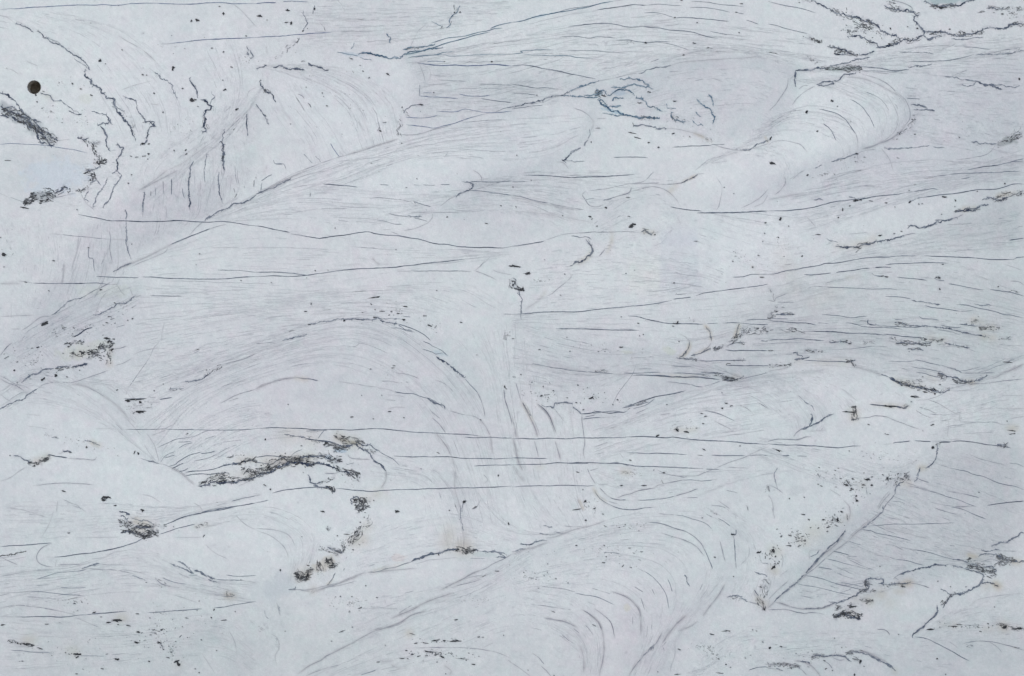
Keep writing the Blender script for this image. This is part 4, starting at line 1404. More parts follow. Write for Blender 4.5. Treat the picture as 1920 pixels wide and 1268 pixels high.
h 1.6 .45|1205 70 1270 78 1340 98 1400 118 1450 140 1490 175
s 1.6 .35|1110 205 1180 228 1250 245 1320 275 1370 305 1400 340 1430 375
h 1.6 .42|1270 250 1330 280 1380 315 1420 365
s 1.5 .35|1090 60 1160 68 1205 70
h 1.7 .45|1530 95 1580 120 1620 155
h 1.3 .4|1440 65 1490 88
g 20 6 1.4 .4|1470 45 1520 65
h 1.5 .4|1480 0 1560 10 1590 22
s 1.2 .35|1580 0 1620 22
h 2 .45|1750 5 1755 40
h 2 .6|1650 245 1655 300 1660 360 1662 420
s 1.5 .3|1662 420 1665 470
j 2 .6 1.5|1630 210 1660 215 1665 180
s 1.4 .35|1640 215 1655 260
s 1.4 .3|1545 260 1560 330 1585 420
s 1.2 .25|1655 60 1665 100
j 1.8 .55 1|1280 515 1300 535 1300 570 1320 600
h 2.2 .52|980 485 1030 520 1070 555 1110 600 1140 650 1155 700 1165 765
h 1.8 .45|1155 545 1175 590 1190 640
h 1.5 .4|1040 620 1060 665
h 1.6 .42|910 602 975 645
h 1.6 .4|595 615 660 632 730 652
s 1.8 .42|740 640 800 660 860 685 910 730 945 780 955 850 958 920 955 960
h 1.4 .4|740 640 820 668 880 700 930 760 950 800
h 1.8 .45|470 650 540 662 600 672 660 690 710 715 760 738
h 1.5 .4|215 600 320 612 400 625 470 640
h 1.5 .38|140 735 240 745 350 762
s 1.4 .25|350 762 440 775
s 1.8 .45|520 775 570 805 620 845 655 890 675 950 683 1020 685 1080 675 1150 655 1230 650 1268
h 1.4 .38|520 775 580 812 640 870 668 930
s 1.6 .38|610 765 660 800 720 850 745 900 755 950 765 990
h 1.3 .35|955 680 975 740 985 775
h 1.6 .38|895 825 897 890
s 1.2 .35|560 712 620 740
s 1.8 .4|240 832 310 848 380 858 430 878 490 905
h 1.3 .35|240 832 320 848 400 862
h 1.7 .4|545 885 575 920 605 965
s 1.2 .35|455 912 500 950
h 1.7 .4|370 962 420 1000 470 1035
s 1.8 .38|505 1040 525 1090 538 1160 535 1240
s 1.5 .35|150 1095 200 1130 240 1180
s 1.6 .35|0 1170 60 1210 140 1268
s 1.4 .4|210 1188 250 1225 290 1268
s 2.4 .38|1300 810 1240 865 1200 910 1160 960 1120 1025
h 1.6 .35|1270 835 1220 880 1175 935
s 2 .4|1120 930 1090 990 1050 1050 1000 1090 950 1145 910 1200 870 1260
j 1.6 .4 1|1030 1078 1050 1050 1045 1080
j 1.8 .45 .8|1060 1030 990 1100 930 1170
s 2 .3|1580 580 1550 640 1510 700 1460 760 1420 820
s 1.8 .25|1380 860 1320 900 1240 930
s 1.5 .2|1210 1010 1210 1110 1180 1200 1180 1250
s 1.6 .2|1110 1050 1150 1010
s 1.5 .2|1760 290 1760 370 1700 440
s 1.5 .25|1120 1050 1130 1080
j 2 .6 1.2|1600 680 1650 670 1700 685 1750 715
g 24 7 1.6 .45|1600 680 1700 685
s 1.6 .35|1750 715 1830 735 1870 770
j 1.8 .55 1.2|1800 490 1840 510 1870 508 1895 530
g 60 12 1.7 .5|1860 570 1902 590 1880 640 1870 690
h 2.2 .6|1800 625 1815 650 1835 675
s 2.2 .3|1800 620 1820 670 1860 720 1870 770
g 60 12 1.6 .5|1820 700 1860 740 1875 775
b 6 .2|1820 690 1880 740
h 2 .6|1760 1222 1820 1205 1880 1200 1902 1205
s 1.2 .35|1880 1182 1902 1182
s 1.3 .25|1300 1245 1380 1225 1450 1215
j 1.3 .3 1.5|1850 425 1902 430
t 190 190 170 .3|860 760 30 30 45
c 90 2.2 .55 60|700 350 650 180 10
c 60 2 .45|150 540 160 70 5
c 50 2.2 .5|1480 1080 140 60 25
c 30 2 .5|900 160 200 50 5
c 20 2 .4|1400 1050 60 20 0
T 1440 948
s 3.5 .35|570 200 530 260 480 310 430 350 380 400 340 450 280 510
j 2.4 .6 .8|575 180 545 230 500 275 450 315 400 370 360 410 320 460 280 500
s 2 .35|850 50 800 90 730 140 690 175 640 215 600 260
j 1.5 .5 .8|855 0 850 45 800 95 700 170
s 2 .35|600 260 550 300 490 340 430 390
s 1.6 .35|430 390 380 440 330 480 270 520
j 2.2 .62 .8|270 515 210 570 150 620 90 670 45 715
s 2 .3|45 715 0 760
s 3 .2|300 500 200 590 60 700
s 1.4 .25|0 700 60 640 150 560
h 1.5 .5|750 152 850 145 960 140 1100 136 1250 134 1385 128
h 1.8 .55|685 178 760 188 810 208 900 222 980 240 1060 262
h 1.3 .35|1240 20 1320 45 1400 68
h 1.5 .45|1360 10 1440 25 1520 60 1620 100
s .9 .3|1370 10 1540 5
h 1.5 .45|600 265 640 278 690 292
h 1.7 .5|485 338 540 350 600 368
h 1.6 .48|430 395 500 410 570 430 640 445
s .9 .25|640 445 760 480
h 1.5 .45|370 455 420 465 475 478
s 1.1 .3|870 285 940 300 1010 335
h 1.6 .5|1080 325 1160 342 1220 355 1300 378 1380 402
s .9 .3|980 310 1080 325
h 1.5 .5|950 398 1040 412 1110 435 1160 446
s .9 .3|870 375 950 398
s .9 .25|760 400 850 415
s 1.2 .3|880 85 980 105
s 2.5 .15|830 160 1000 200 1200 250
s 2.5 .12|900 170 1080 200
h 1.9 .6|275 522 340 530 400 545 470 570 540 590 620 608 700 625
h 1.6 .5|540 570 640 590 710 605
h 1.5 .45|190 575 270 592 350 605 440 625 540 650 620 665
h 1.3 .35|240 670 350 692
s .9 .25|250 630 330 645
j 2.2 .7 1.5|860 575 855 545 800 540 730 545 715 580 750 605 740 625 690 635
g 80 9 1.8 .6|720 560 735 590 750 600
t 130 140 155 .4|735 580 25 20 0
j 2.2 .75 1.2|690 640 660 665 620 685 580 700 540 712 500 725
g 50 6 1.8 .65|680 640 740 625
s 1.8 .5|500 725 440 750 390 765 320 765 250 768 180 755 120 735 50 715
j 1.7 .55 .8|500 720 440 745 400 765 330 762 260 770
s 1.3 .4|0 775 80 772 160 778 220 795 290 805
j 1.4 .5 .8|200 790 270 800
s 1.3 .35|270 800 340 795 420 810
j 1.5 .5 1.5|450 715 510 725 500 740
g 160 14 2.2 .85|490 830 560 800 620 800 680 840
j 3 .9 2|485 832 540 815 560 790 600 820
j 3 .9 2|600 830 640 825 680 845 660 815
p|560 810 22 6 -15 668 838 20 7 20 630 752 28 7 0 695 806 10 7 0 1200 920 34 6 -10 1422 884 20 4 5 1003 602 24 5 5 1276 903 5 4 0 1385 897 50 3 -3 1470 604 7 5 0 1260 562 6 4 0 1355 603 5 4 0 1850 915 30 6 5 1755 905 24 14 0 1635 878 9 4 0 1640 905 6 4 0 15 1058 14 10 10 685 1160 12 14 0 713 1194 6 4 0 642 1258 5 12 20 1320 1254 7 5 0 208 1099 5 4 0 97 1048 9 6 20 1255 1138 9 5 10 262 66 15 5 15 303 105 10 7 0 65 175 6 4 0 160 222 14 6 10 155 279 6 5 0 230 302 14 4 -20 275 262 10 6 0 440 192 7 5 0 448 160 14 6 -10 515 105 10 16 30 545 45 9 6 0 38 335 22 12 30 55 378 6 10 0 38 460 14 18 10 72 430 5 7 0 832 452 4 4 0 1560 905 0 0 0 970 958 5 4 0 1875 910 12 5 0 1545 905 0 0 0 418 1153 12 5 10 430 1212 14 4 -30 478 1225 6 4 0 1682 753 5 4 0 548 1055 5 4 0 1780 880 0 0 0 410 105 14 5 10
g 30 7 1.7 .65|500 760 540 760
g 60 9 1.9 .7|610 750 640 740 690 720 780 712
b 8 .2|640 700 700 700 770 710
b 9 .16|560 800 640 800
b 8 .2|800 670 850 665
b 10 .18|900 720 940 730
g 36 8 1.5 .45|650 690 760 715
g 20 5 1.6 .55|760 640 800 628
j 1.8 .65 1.2|820 580 880 590 940 580 1000 575 1050 575
s 1.5 .45|1050 575 1120 585 1200 612
g 30 5 1.7 .6|860 590 930 585 1010 600
b 6 .35|980 585 1060 575
b 5 .2|940 640 1010 640
s 1.4 .4|930 545 980 510 1010 495
j 2.3 .75 1|980 510 1040 488 1100 475 1150 460 1200 458 1240 445 1280 440 1320 442
s 1.2 .35|1320 442 1360 435 1390 440
j 2 .7 1|1370 445 1420 462 1480 475 1540 488 1590 510 1610 530
s 2 .25|1280 340 1380 390
j 1.7 .6 1|1370 400 1440 408 1500 428 1560 450
g 220 16 2 .7|1480 430 1540 450 1600 480 1690 485
t 120 132 138 .25|1570 470 70 34 20
j 2 .7 1.5|1600 455 1660 450 1700 485 1650 495
b 10 .1|1470 390 1600 380
b 4 .35|1490 370 1560 382
j 1.8 .6 1.2|1560 382 1600 360 1630 355 1700 360
j 1.8 .6 1.2|1585 335 1640 340 1690 325 1720 325
j 1.9 .65 1.2|1660 300 1720 275 1780 270 1810 245 1850 230 1880 200 1902 205
s 1 .3|1740 275 1800 280
h 1.3 .4|1700 335 1850 340
g 110 9 1.9 .7|1700 375 1760 400 1830 410
j 2.3 .75 1.5|1700 370 1750 395 1800 405 1860 418 1902 410
g 50 9 1.7 .6|1720 440 1760 420 1790 410
s 1.4 .4|1580 420 1660 400 1730 420
b 5 .25|1820 420 1870 425
j 2.6 .78 1.5|1600 525 1590 560 1570 595 1520 605 1510 625 1470 640 1430 655 1390 660 1360 668 1340 690 1325 720 1305 755
j 1.8 .65 1|1590 580 1630 570 1680 580 1710 600
b 6 .4|1690 585 1715 605
b 7 .15|1600 600 1660 585
g 20 5 1.6 .55|1630 575 1710 600
g 60 6 1.9 .7|1300 750 1330 700 1370 660 1410 650
j 1.5 .55 1|1280 620 1330 640 1360 665
j 2.5 .72 .8|1255 740 1262 790 1235 825 1200 855 1165 885 1155 905 1110 930 1080 955 1070 975
s 3 .2|1260 780 1180 870 1090 950
h 2 .58|1090 975 1160 985 1220 1005 1250 1022 1300 1048 1360 1080 1410 1110 1450 1135 1495 1155
s 1.4 .3|1350 1015 1390 1040 1410 1060
s 1.6 .4|810 920 860 922 890 940 905 962
s 1.5 .42|1450 1025 1520 1010 1600 1008 1680 1015 1740 1030 1800 1045 1850 1060 1902 1075
s 1.1 .3|1640 1010 1690 1040 1720 1070 1735 1090
g 14 5 1.3 .4|1480 1040 1530 1045
j 1.4 .45 1|1820 1050 1870 1055
s 1.6 .15|1500 740 1560 700 1640 680 1750 665 1860 655
h 1.3 .35|1440 888 1600 890
g 44 5 1.8 .7|1700 880 1760 890 1780 910
g 30 5 1.7 .6|1800 905 1902 925
c 60 2.6 .65|1560 900 340 22 2
b 8 .25|1740 900 1770 915
b 6 .15|1850 905 1880 910
b 6 .1|1280 880 1400 890
b 5 .12|1600 925 1680 920
c 80 3 .75 40|230 240 120 80 10
c 60 3 .75|480 110 110 70 -20
c 40 3 .8|30 350 50 90 60
c 24 3 .7|50 430 40 60 60
b 14 .14|320 200 440 160
b 8 .22|160 220 300 280
b 6 .25|20 470 60 490
b 6 .2|540 120 600 80
b 8 .18|30 330 90 350
c 60 2 .4|300 1090 350 90 0
s 2.2 .45|0 1188 60 1180 120 1178 200 1190 240 1205
g 110 8 1.8 .55|0 1190 100 1180 200 1195 240 1200
s 1.8 .35|0 1208 60 1215 110 1228
j 1.6 .55 1|60 1210 110 1228
s 1.8 .4|200 1155 260 1160 320 1190 360 1230 390 1268
s 1.5 .35|200 1190 250 1220 290 1260
j 1.9 .6 1|240 1158 300 1160 310 1175
s 1.8 .4|330 1120 380 1115 430 1125 500 1112 560 1120 600 1150
j 1.9 .6 1|330 1120 370 1115 440 1120 510 1110 570 1118 600 1150 620 1160
s 1.3 .35|410 1150 450 1175 480 1210
s 1.4 .35|480 1130 530 1150 570 1145
g 50 7 1.6 .45|330 1118 420 1120
g 50 7 1.7 .5|590 1100 640 1090 700 1095
j 2.4 .62 .8|590 1105 640 1088 700 1095 750 1105 790 1130 830 1150 880 1175 920 1205 950 1230
s 2 .4|650 1080 720 1090 770 1110 830 1140 890 1170
s 1.6 .3|600 1090 660 1080
g 36 9 1.6 .5|640 1140 690 1160 680 1170
b 5 .15|940 1230 960 1268
s 1 .2|860 1108 910 1120
s 2 .2|310 400 310 340 370 330 410 330
j 1.4 .45 1|315 380 370 350 380 330
s 1.8 .25|0 540 20 570 10 620
s 1.6 .2|100 460 110 400 100 360
s 1.6 .15|90 520 150 480
s 2 .2|600 0 610 60 590 130
j 1.4 .5 1|585 60 590 110
s 1.6 .25|30 20 50 100
G
q -5 -10 -5 12|150 430 260 350 470 310 400 400 250 480 130 545 40 620 100 520
q -5 -8 -3 14|1480 130 1720 130 1920 110 1920 330 1600 400 1300 390 1430 330 1600 290 1700 220 1690 150
q -6 -8 -4 10|1130 175 1250 120 1430 105 1495 130 1480 200 1440 265 1330 262 1230 240
q -8 -8 -8 24|1440 540 1700 480 1920 520 1920 690 1700 700 1380 700 1300 640
q -10 -10 -9 16|1920 470 1920 360 1850 370 1700 450 1580 480 1760 470
q -13 -13 -11 22|1760 830 1920 820 1920 1000 1820 1060 1700 1080 1450 1145 1560 1010 1680 920
q -6 -8 -5 25|950 160 1250 130 1130 190 1000 215 780 250 780 150
q 3 4 5 20|500 130 740 110 785 150 760 250 600 300 490 200
q 3 3 4 25|20 40 400 30 480 100 380 260 200 240 150 90
q 3 5 5 20|480 360 720 270 940 215 1100 200 1110 240 1000 320 880 345 800 400 500 420
q -3 -4 -3 45|580 -60 900 0 760 95 560 100
q -5 -8 -5 25|950 640 1300 660 1380 710 1100 760 960 740
q -3 -7 -3 40|300 640 700 600 830 660 920 800 850 900 700 800 400 780
q 4 4 4 20|1120 800 1400 720 1560 690 1680 720 1720 740 1560 760 1500 800 1300 815
q 3 4 5 30|1260 410 1500 380 1520 470 1400 520 1320 550
q 4 5 5 14|1480 170 1600 140 1680 170 1700 220 1640 270 1470 330 1380 370 1300 330 1440 270
q -9 -9 -10 60|0 1100 700 1160 1300 1268 1300 1320 -60 1330
q -11 -9 -9 60|1400 1150 1920 1120 1980 1330 1300 1330
q -4 -6 -3 30|950 180 1130 400 900 460 800 400 890 345
q 3 2 3 30|700 930 1050 920 1060 1000 900 1030 750 1040 620 1090
q 2 3 4 30|0 760 110 720 200 740 300 860 380 930 200 940 0 900
q -5 -9 -4 20|0 660 70 600 200 540 260 560 240 700 100 710 0 760
q -8 -8 -8 70|1850 -60 1980 -60 1980 1330 1850 1330
q -3 -2 -2 70|-60 300 40 300 60 1330 -60 1330
q -4 -6 -4 22|780 130 900 120 1130 145 1100 180 950 215 780 240
q 4 3 2 16|1080 470 1235 460 1235 560 1180 570 1080 560
q -3 -5 -3 30|1040 1180 1180 1100 1300 1110 1350 1110 1250 1268 1040 1268
q -4 -4 -3 10|0 270 120 275 175 300 180 350 60 385 0 370
q 4 5 5 30|560 1040 700 980 640 930 480 940 420 1000 520 1090
f 90 .20 .9 .25|770 105 960 50 1100 20 1300 0;780 230 950 215 1130 150 1250 125 
f 110 .2 .9 .2|760 100 1000 60 1250 35 1600 75;790 125 1000 120 1100 125 1300 110
f 40 .2 .9 .25|790 150 950 150 1120 160;790 220 950 215 1080 185
f 90 .16 .9 .3|370 420 600 310 900 230 1110 215;480 390 650 350 800 300 1000 300 1080 260
f 80 .16 .9 .25|380 410 560 350 760 360 880 350;420 415 560 415 660 425 800 405
f 60 .14 .9 .25|250 480 480 430 760 460 960 470;300 530 560 540 800 505 960 480
f 150 .16 .9 .22|250 530 560 540 850 530 960 580;250 640 450 600 600 590 760 590
f 160 .17 1 .22|200 720 420 660 600 600 720 595 840 680 920 800 960 980;300 860 380 760 520 700 650 690 780 760 850 900 880 1000
f 70 .14 1.1 .25|960 600 965 760 985 900 1040 1000;1080 765 1095 850 1100 920 1120 980
f 90 .16 1.1 .3|830 620 900 700 940 850 990 1000;950 600 965 760 1000 920 1060 990
f 120 .2 .9 .2|960 600 1100 640 1300 670 1400 710;960 720 1100 740 1200 700 1380 715
f 60 .15 .9 .25|960 590 1200 560 1440 530 1640 500;960 610 1200 640 1300 650 1440 600
f 130 .18 .9 .2|1440 540 1640 480 1800 490 1920 540;1440 640 1600 640 1750 650 1920 650
f 110 .24 1 .2|1420 600 1600 590 1780 600 1920 650;1400 690 1600 690 1780 740 1850 720
f 60 .2 1 .3|1600 690 1700 680 1800 700 1920 660;1690 720 1780 730 1850 715 1920 690
f 130 .22 .9 .35|1700 900 1780 930 1850 960 1920 1000;1460 1130 1530 1120 1580 1110 1620 1090
f 110 .22 .9 .3|1680 920 1760 970 1820 1010 1880 1060;1500 1100 1560 1115 1610 1125 1640 1110
f 90 .24 .9 .3|1690 910 1780 945 1880 990 1920 1010;1560 1010 1660 1050 1760 1060 1850 1060
f 60 .18 .9 .3|1760 840 1820 850 1880 870 1920 880;1700 900 1780 920 1860 950 1920 980
f 130 .17 1.1 .3|1060 1000 1200 960 1330 960 1390 1010 1370 1080 1290 1170 1240 1268;980 1110 1100 1110 1180 1150 1200 1200 1180 1268
f 90 .17 1.1 .3|980 1100 1080 1120 1130 1180 1130 1268;960 1160 1020 1180 1080 1220 1090 1268
f 70 .16 1 .3|560 1268 780 1160 960 1080 1100 1050;700 1268 850 1240 960 1200 1060 1240
f 60 .18 1 .3|620 1230 760 1170 900 1120 1000 1060;700 1120 800 1100 900 1080 1000 1020
f 80 .18 1 .3|1110 830 1250 760 1420 710 1560 690;1110 800 1200 780 1400 710 1530 700
f 120 .16 .9 .25|1110 810 1250 740 1400 710 1560 690;1110 870 1200 850 1300 830 1480 800
f 70 .17 1 .3|1400 700 1470 720 1520 760 1540 800;1540 690 1640 710 1680 730 1720 760
f 70 .17 1 .35|1480 150 1560 170 1640 210 1640 270;1560 140 1640 150 1700 190 1700 240
f 60 .17 1 .35|1380 280 1470 250 1560 270 1580 330;1440 220 1530 190 1620 220 1640 280
f 50 .15 1 .35|1300 320 1380 290 1450 310 1460 360;1330 300 1400 270 1480 280 1500 330
f 110 .2 1 .35|470 120 560 150 640 200 680 290;560 120 660 130 740 180 760 250
f 60 .2 1 .4|480 130 500 200 540 260 560 320;560 150 600 200 640 250 660 290
f 50 .18 1 .4|260 360 270 300 400 220 440 180;400 400 430 300 460 240 490 180
f 25 .2 1.2 .5|260 380 330 320 420 250 500 150;300 380 380 300 440 250 490 170
f 90 .2 1.1 .45|260 390 262 440 250 480;470 310 460 360 430 380
f 90 .18 1.1 .45|290 330 280 400;480 230 500 330
f 60 .16 1 .35|360 100 400 180 380 260 330 300;440 60 460 150 440 230 400 260
f 90 .15 1 .25|20 40 120 90 190 190 230 260;100 20 240 60 360 170 370 250
f 60 .18 1.2 .5|150 430 130 500 110 560 90 600;230 400 240 460 240 500 220 540
f 70 .2 1 .35|20 640 100 590 180 550 260 520;30 700 120 650 200 620 260 590
f 60 .17 1 .3|0 660 100 720 180 730 260 800;60 600 150 700 230 720 280 790
f 90 .2 .9 .3|290 860 350 800 430 760 480 750;350 900 420 860 480 830 560 820
f 70 .16 1 .3|0 730 60 690 150 720 280 860;0 780 60 760 180 790 300 870
f 100 .16 .9 .25|0 940 200 940 350 950 500 920;0 1010 100 1010 250 990 400 960
f 110 .18 .9 .25|0 1060 130 1060 260 1030 420 1090;0 1160 100 1130 250 1110 480 1130
f 80 .15 .9 .25|0 1140 200 1160 400 1150 480 1200;0 1268 200 1250 400 1230 480 1268
f 60 .2 .9 .3|240 1020 300 1040 370 1080 480 1090;260 1060 320 1090 380 1110 450 1130
f 60 .16 1 .3|380 990 460 980 540 1020 540 1100;420 960 520 950 600 1000 580 1080
f 60 .18 1.1 .35|700 850 820 880 870 960 880 1040;690 900 780 920 800 980 820 1040
f 60 .18 1.1 .35|840 880 900 960 960 1000 1060 1000;900 900 960 980 1020 1000 1080 990
f 60 .15 .9 .3|1100 860 1250 880 1400 880 1500 880;1110 930 1160 960 1280 940 1380 900
f 40 .14 .9 .3|1110 880 1200 900 1280 890;1120 900 1180 920 1260 910
f 60 .14 1 .3|1370 950 1440 1000 1460 1060 1440 1140;1300 950 1370 1000 1390 1060 1360 1130
f 100 .14 .9 .25|1400 850 1520 900 1640 920 1680 900;1420 820 1540 840 1660 870 1740 850
f 60 .15 .9 .3|1760 740 1920 680;1740 830 1920 820
f 80 .14 .9 .25|1700 760 1800 740 1920 700;1760 820 1840 800 1920 780
f 80 .18 .9 .3|890 360 1000 355 1100 380;820 400 950 400 1050 440
f 60 .15 .9 .3|880 340 1000 320 1200 320 1300 330;890 350 960 370 1100 400 1130 380
f 60 .14 1 .3|1110 420 1180 370 1250 370 1280 420;1130 470 1160 470 1230 470 1260 430
f 90 .14 .9 .2|1000 470 1150 460 1240 480 1310 500;980 580 1150 570 1240 560 1310 540
f 50 .22 .9 .4|1180 465 1240 470 1320 480 1360 495;1180 545 1240 545 1300 550 1350 560
f 70 .14 .9 .25|1300 460 1450 520 1600 480;1320 380 1500 400 1600 370
f 100 .14 .9 .25|1500 440 1700 380 1920 320;1480 400 1650 360 1920 280
f 100 .15 .9 .2|1580 470 1750 430 1920 390;1560 500 1740 480 1920 470
f 90 .17 .9 .25|1500 130 1650 110 1800 100 1920 80;1500 135 1700 140 1850 150 1920 160
f 110 .15 .9 .2|1700 150 1800 150 1920 150;1700 260 1800 280 1920 310
f 90 .15 .9 .25|1560 330 1700 300 1920 300;1440 390 1700 350 1920 340
f 80 .15 .9 .2|1620 100 1750 80 1920 60;1620 120 1750 110 1920 100
f 70 .15 .9 .25|1130 130 1300 80 1500 100 1580 110;1250 120 1350 100 1420 105 1490 130
f 60 .12 1 .3|1140 180 1240 140 1400 120 1480 140;1250 230 1320 230 1400 220 1440 240
f 90 .12 .9 .3|560 0 700 0 900 0 1000 0;560 90 650 90 740 80 860 60
f 70 .14 1 .35|1470 700 1520 720 1560 780 1540 810;1320 730 1400 740 1460 780 1480 810
f 60 .14 1.1 .3|1440 1180 1600 1180 1700 1180 1740 1160;1440 1240 1600 1220 1700 1250 1800 1268
f 80 .15 .9 .25|1730 1180 1800 1140 1920 1110;1740 1210 1820 1200 1920 1200
f 60 .14 1 .3|1290 1268 1340 1200 1400 1170 1440 1170;1300 1268 1380 1250 1440 1240
f 60 .16 .9 .3|110 720 250 700 400 640;200 720 300 740 420 690
f 100 .14 .9 .2|260 640 450 600 600 590;240 720 400 700 560 650
f 50 .12 1 .3|0 420 20 500 20 600;120 400 130 480 100 560
f 60 .14 .9 .3|700 990 850 960 980 1010;650 1090 780 1050 900 1030
f 60 .14 .9 .25|180 280 260 270;60 400 200 390
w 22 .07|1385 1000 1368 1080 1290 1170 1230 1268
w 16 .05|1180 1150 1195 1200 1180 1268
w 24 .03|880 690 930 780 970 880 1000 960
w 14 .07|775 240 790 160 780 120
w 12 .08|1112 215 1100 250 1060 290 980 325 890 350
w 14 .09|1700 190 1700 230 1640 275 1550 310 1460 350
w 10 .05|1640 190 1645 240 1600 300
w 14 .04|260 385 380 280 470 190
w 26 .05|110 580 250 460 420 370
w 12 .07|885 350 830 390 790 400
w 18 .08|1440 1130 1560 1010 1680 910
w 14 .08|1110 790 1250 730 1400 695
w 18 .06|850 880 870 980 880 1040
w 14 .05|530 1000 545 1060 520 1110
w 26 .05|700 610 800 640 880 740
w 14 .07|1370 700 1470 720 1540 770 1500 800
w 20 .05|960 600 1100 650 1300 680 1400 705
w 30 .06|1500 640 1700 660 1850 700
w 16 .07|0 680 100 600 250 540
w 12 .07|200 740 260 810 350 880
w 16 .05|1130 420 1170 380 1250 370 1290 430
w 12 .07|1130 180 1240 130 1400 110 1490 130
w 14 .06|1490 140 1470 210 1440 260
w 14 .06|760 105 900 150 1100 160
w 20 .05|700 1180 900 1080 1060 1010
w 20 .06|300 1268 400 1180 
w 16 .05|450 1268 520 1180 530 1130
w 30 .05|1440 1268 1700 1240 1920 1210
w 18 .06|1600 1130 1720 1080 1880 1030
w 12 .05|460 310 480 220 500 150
T 0 0
q 0 0 0 1|0 0 1 0 1 1
"""
K = 480.0 / 1902.0

def parse(text):
    out = []; ox = oy = 0.0; k = 1.0
    for line in text.splitlines():
        line = line.strip()
        if not line: continue
        if line[0] == 'T':
            a = line.split(); ox, oy, k = float(a[1]), float(a[2]), K; continue
        if line[0] == 'G':
            ox, oy, k = 0.0, 0.0, 1.0; continue
        head, rest = line.split('|')
        a = head.split()
        out.append((a[0], [float(v) for v in a[1:]], [[float(v) for v in r.split()] for r in rest.split(';')], ox, oy, k))
    return out

def pts(v, ox, oy, k):
    n = len(v) // 2 * 2
    p = np.array(v[:n], float).reshape(-1, 2) * k
    p[:, 0] += ox; p[:, 1] += oy
    return p

def smooth(p, step=2.0, soft=True):
    """Catmull-Rom through the traced points, evenly resampled."""
    if len(p) < 2: return p
    if len(p) > 2 and soft:
        q = np.vstack([2*p[0]-p[1], p, 2*p[-1]-p[-2]]); res = []
        for i in range(1, len(q)-2):
            a, b, c, d = q[i-1], q[i], q[i+1], q[i+2]
            t = np.linspace(0, 1, 8, endpoint=False)[:, None]
            res.append(0.5*((2*b) + (c-a)*t + (2*a-5*b+4*c-d)*t**2 + (3*b-a-3*c+d)*t**3))
        p = np.vstack(res + [p[-1:]])
    s = np.r_[0, np.cumsum(np.hypot(*np.diff(p, axis=0).T))]
    if s[-1] < 1e-6: return p[:1]
    n = max(2, int(s[-1] / step) + 1)
    u = np.linspace(0, s[-1], n)
    return np.c_[np.interp(u, s, p[:, 0]), np.interp(u, s, p[:, 1])]

def normals(p):
    d = np.gradient(p, axis=0); L = np.hypot(d[:, 0], d[:, 1]) + 1e-9
    return np.c_[-d[:, 1]/L, d[:, 0]/L]

def wobble(n, scale, amp):
    """smooth random numbers: n samples, one knot every `scale` samples."""
    m = int(n/scale) + 3
    kn = RNG.normal(0, 1, m)
    return amp*np.interp(np.arange(n)/scale, np.arange(m), kn)

def jag(p, amp):
    n = len(p)
    if n < 3: return p
    nn = normals(p)
    off = wobble(n, 5, amp*.8) + wobble(n, 2.2, amp*.6) + wobble(n, 1.1, amp*.4)
    along = wobble(n, 2.2, amp*.5)
    tt = np.c_[nn[:, 1], -nn[:, 0]]
    e = np.minimum(1, np.minimum(np.arange(n), np.arange(n)[::-1])/3.0)
    return p + nn*(off*e)[:, None] + tt*(along*e)[:, None]

# ---------------------------------------------------------------- colour of the bare stone with painted fold shading (linear albedo)
def lin(c):
    c = np.asarray(c, float)/255.0
    return np.where(c <= .04045, c/12.92, ((c+.055)/1.055)**2.4)
def unlin(c):
    return 255*np.where(c <= .0031308, c*12.92, 1.055*np.power(np.maximum(c, 1e-9), 1/2.4)-.055)

CELL = 1.6                                     # mm between grid lines inside the frame
MX = 340                                       # how far the slab goes on past the frame
gx = np.r_[np.linspace(-MX, -20, 24)[:-1], np.arange(-20, 1940.01, CELL), np.linspace(1940, 1920+MX, 25)[1:]]
gy = np.r_[np.linspace(-MX, -20, 24)[:-1], np.arange(-20, 1288.01, CELL), np.linspace(1288, 1268+MX, 25)[1:]]
if gx[23+len(np.arange(-20, 1940.01, CELL))-1] >= 1940: pass
NX, NY = len(gx), len(gy)
GX, GY = np.meshgrid(gx, gy)                   # rows run down the picture

def field(seed, size, w_=64, h_=48):
    """soft random field, periodic-free, bilinear + smoothstep"""
    r = np.random.default_rng(seed); nx = int(2700/size)+4; ny = int(2100/size)+4
    a = r.normal(0, 1, (ny, nx))
    def f(x, y):
        u = (x+380)/size; v = (y+380)/size
        iu = np.floor(u).astype(int); jv = np.floor(v).astype(int); fu = u-iu; fv = v-jv; i = iu % (nx-1); j = jv % (ny-1)
        fu = fu*fu*(3-2*fu); fv = fv*fv*(3-2*fv)
        return (a[j, i]*(1-fu)+a[j, i+1]*fu)*(1-fv)+(a[j+1, i]*(1-fu)+a[j+1, i+1]*fu)*fv
    return f

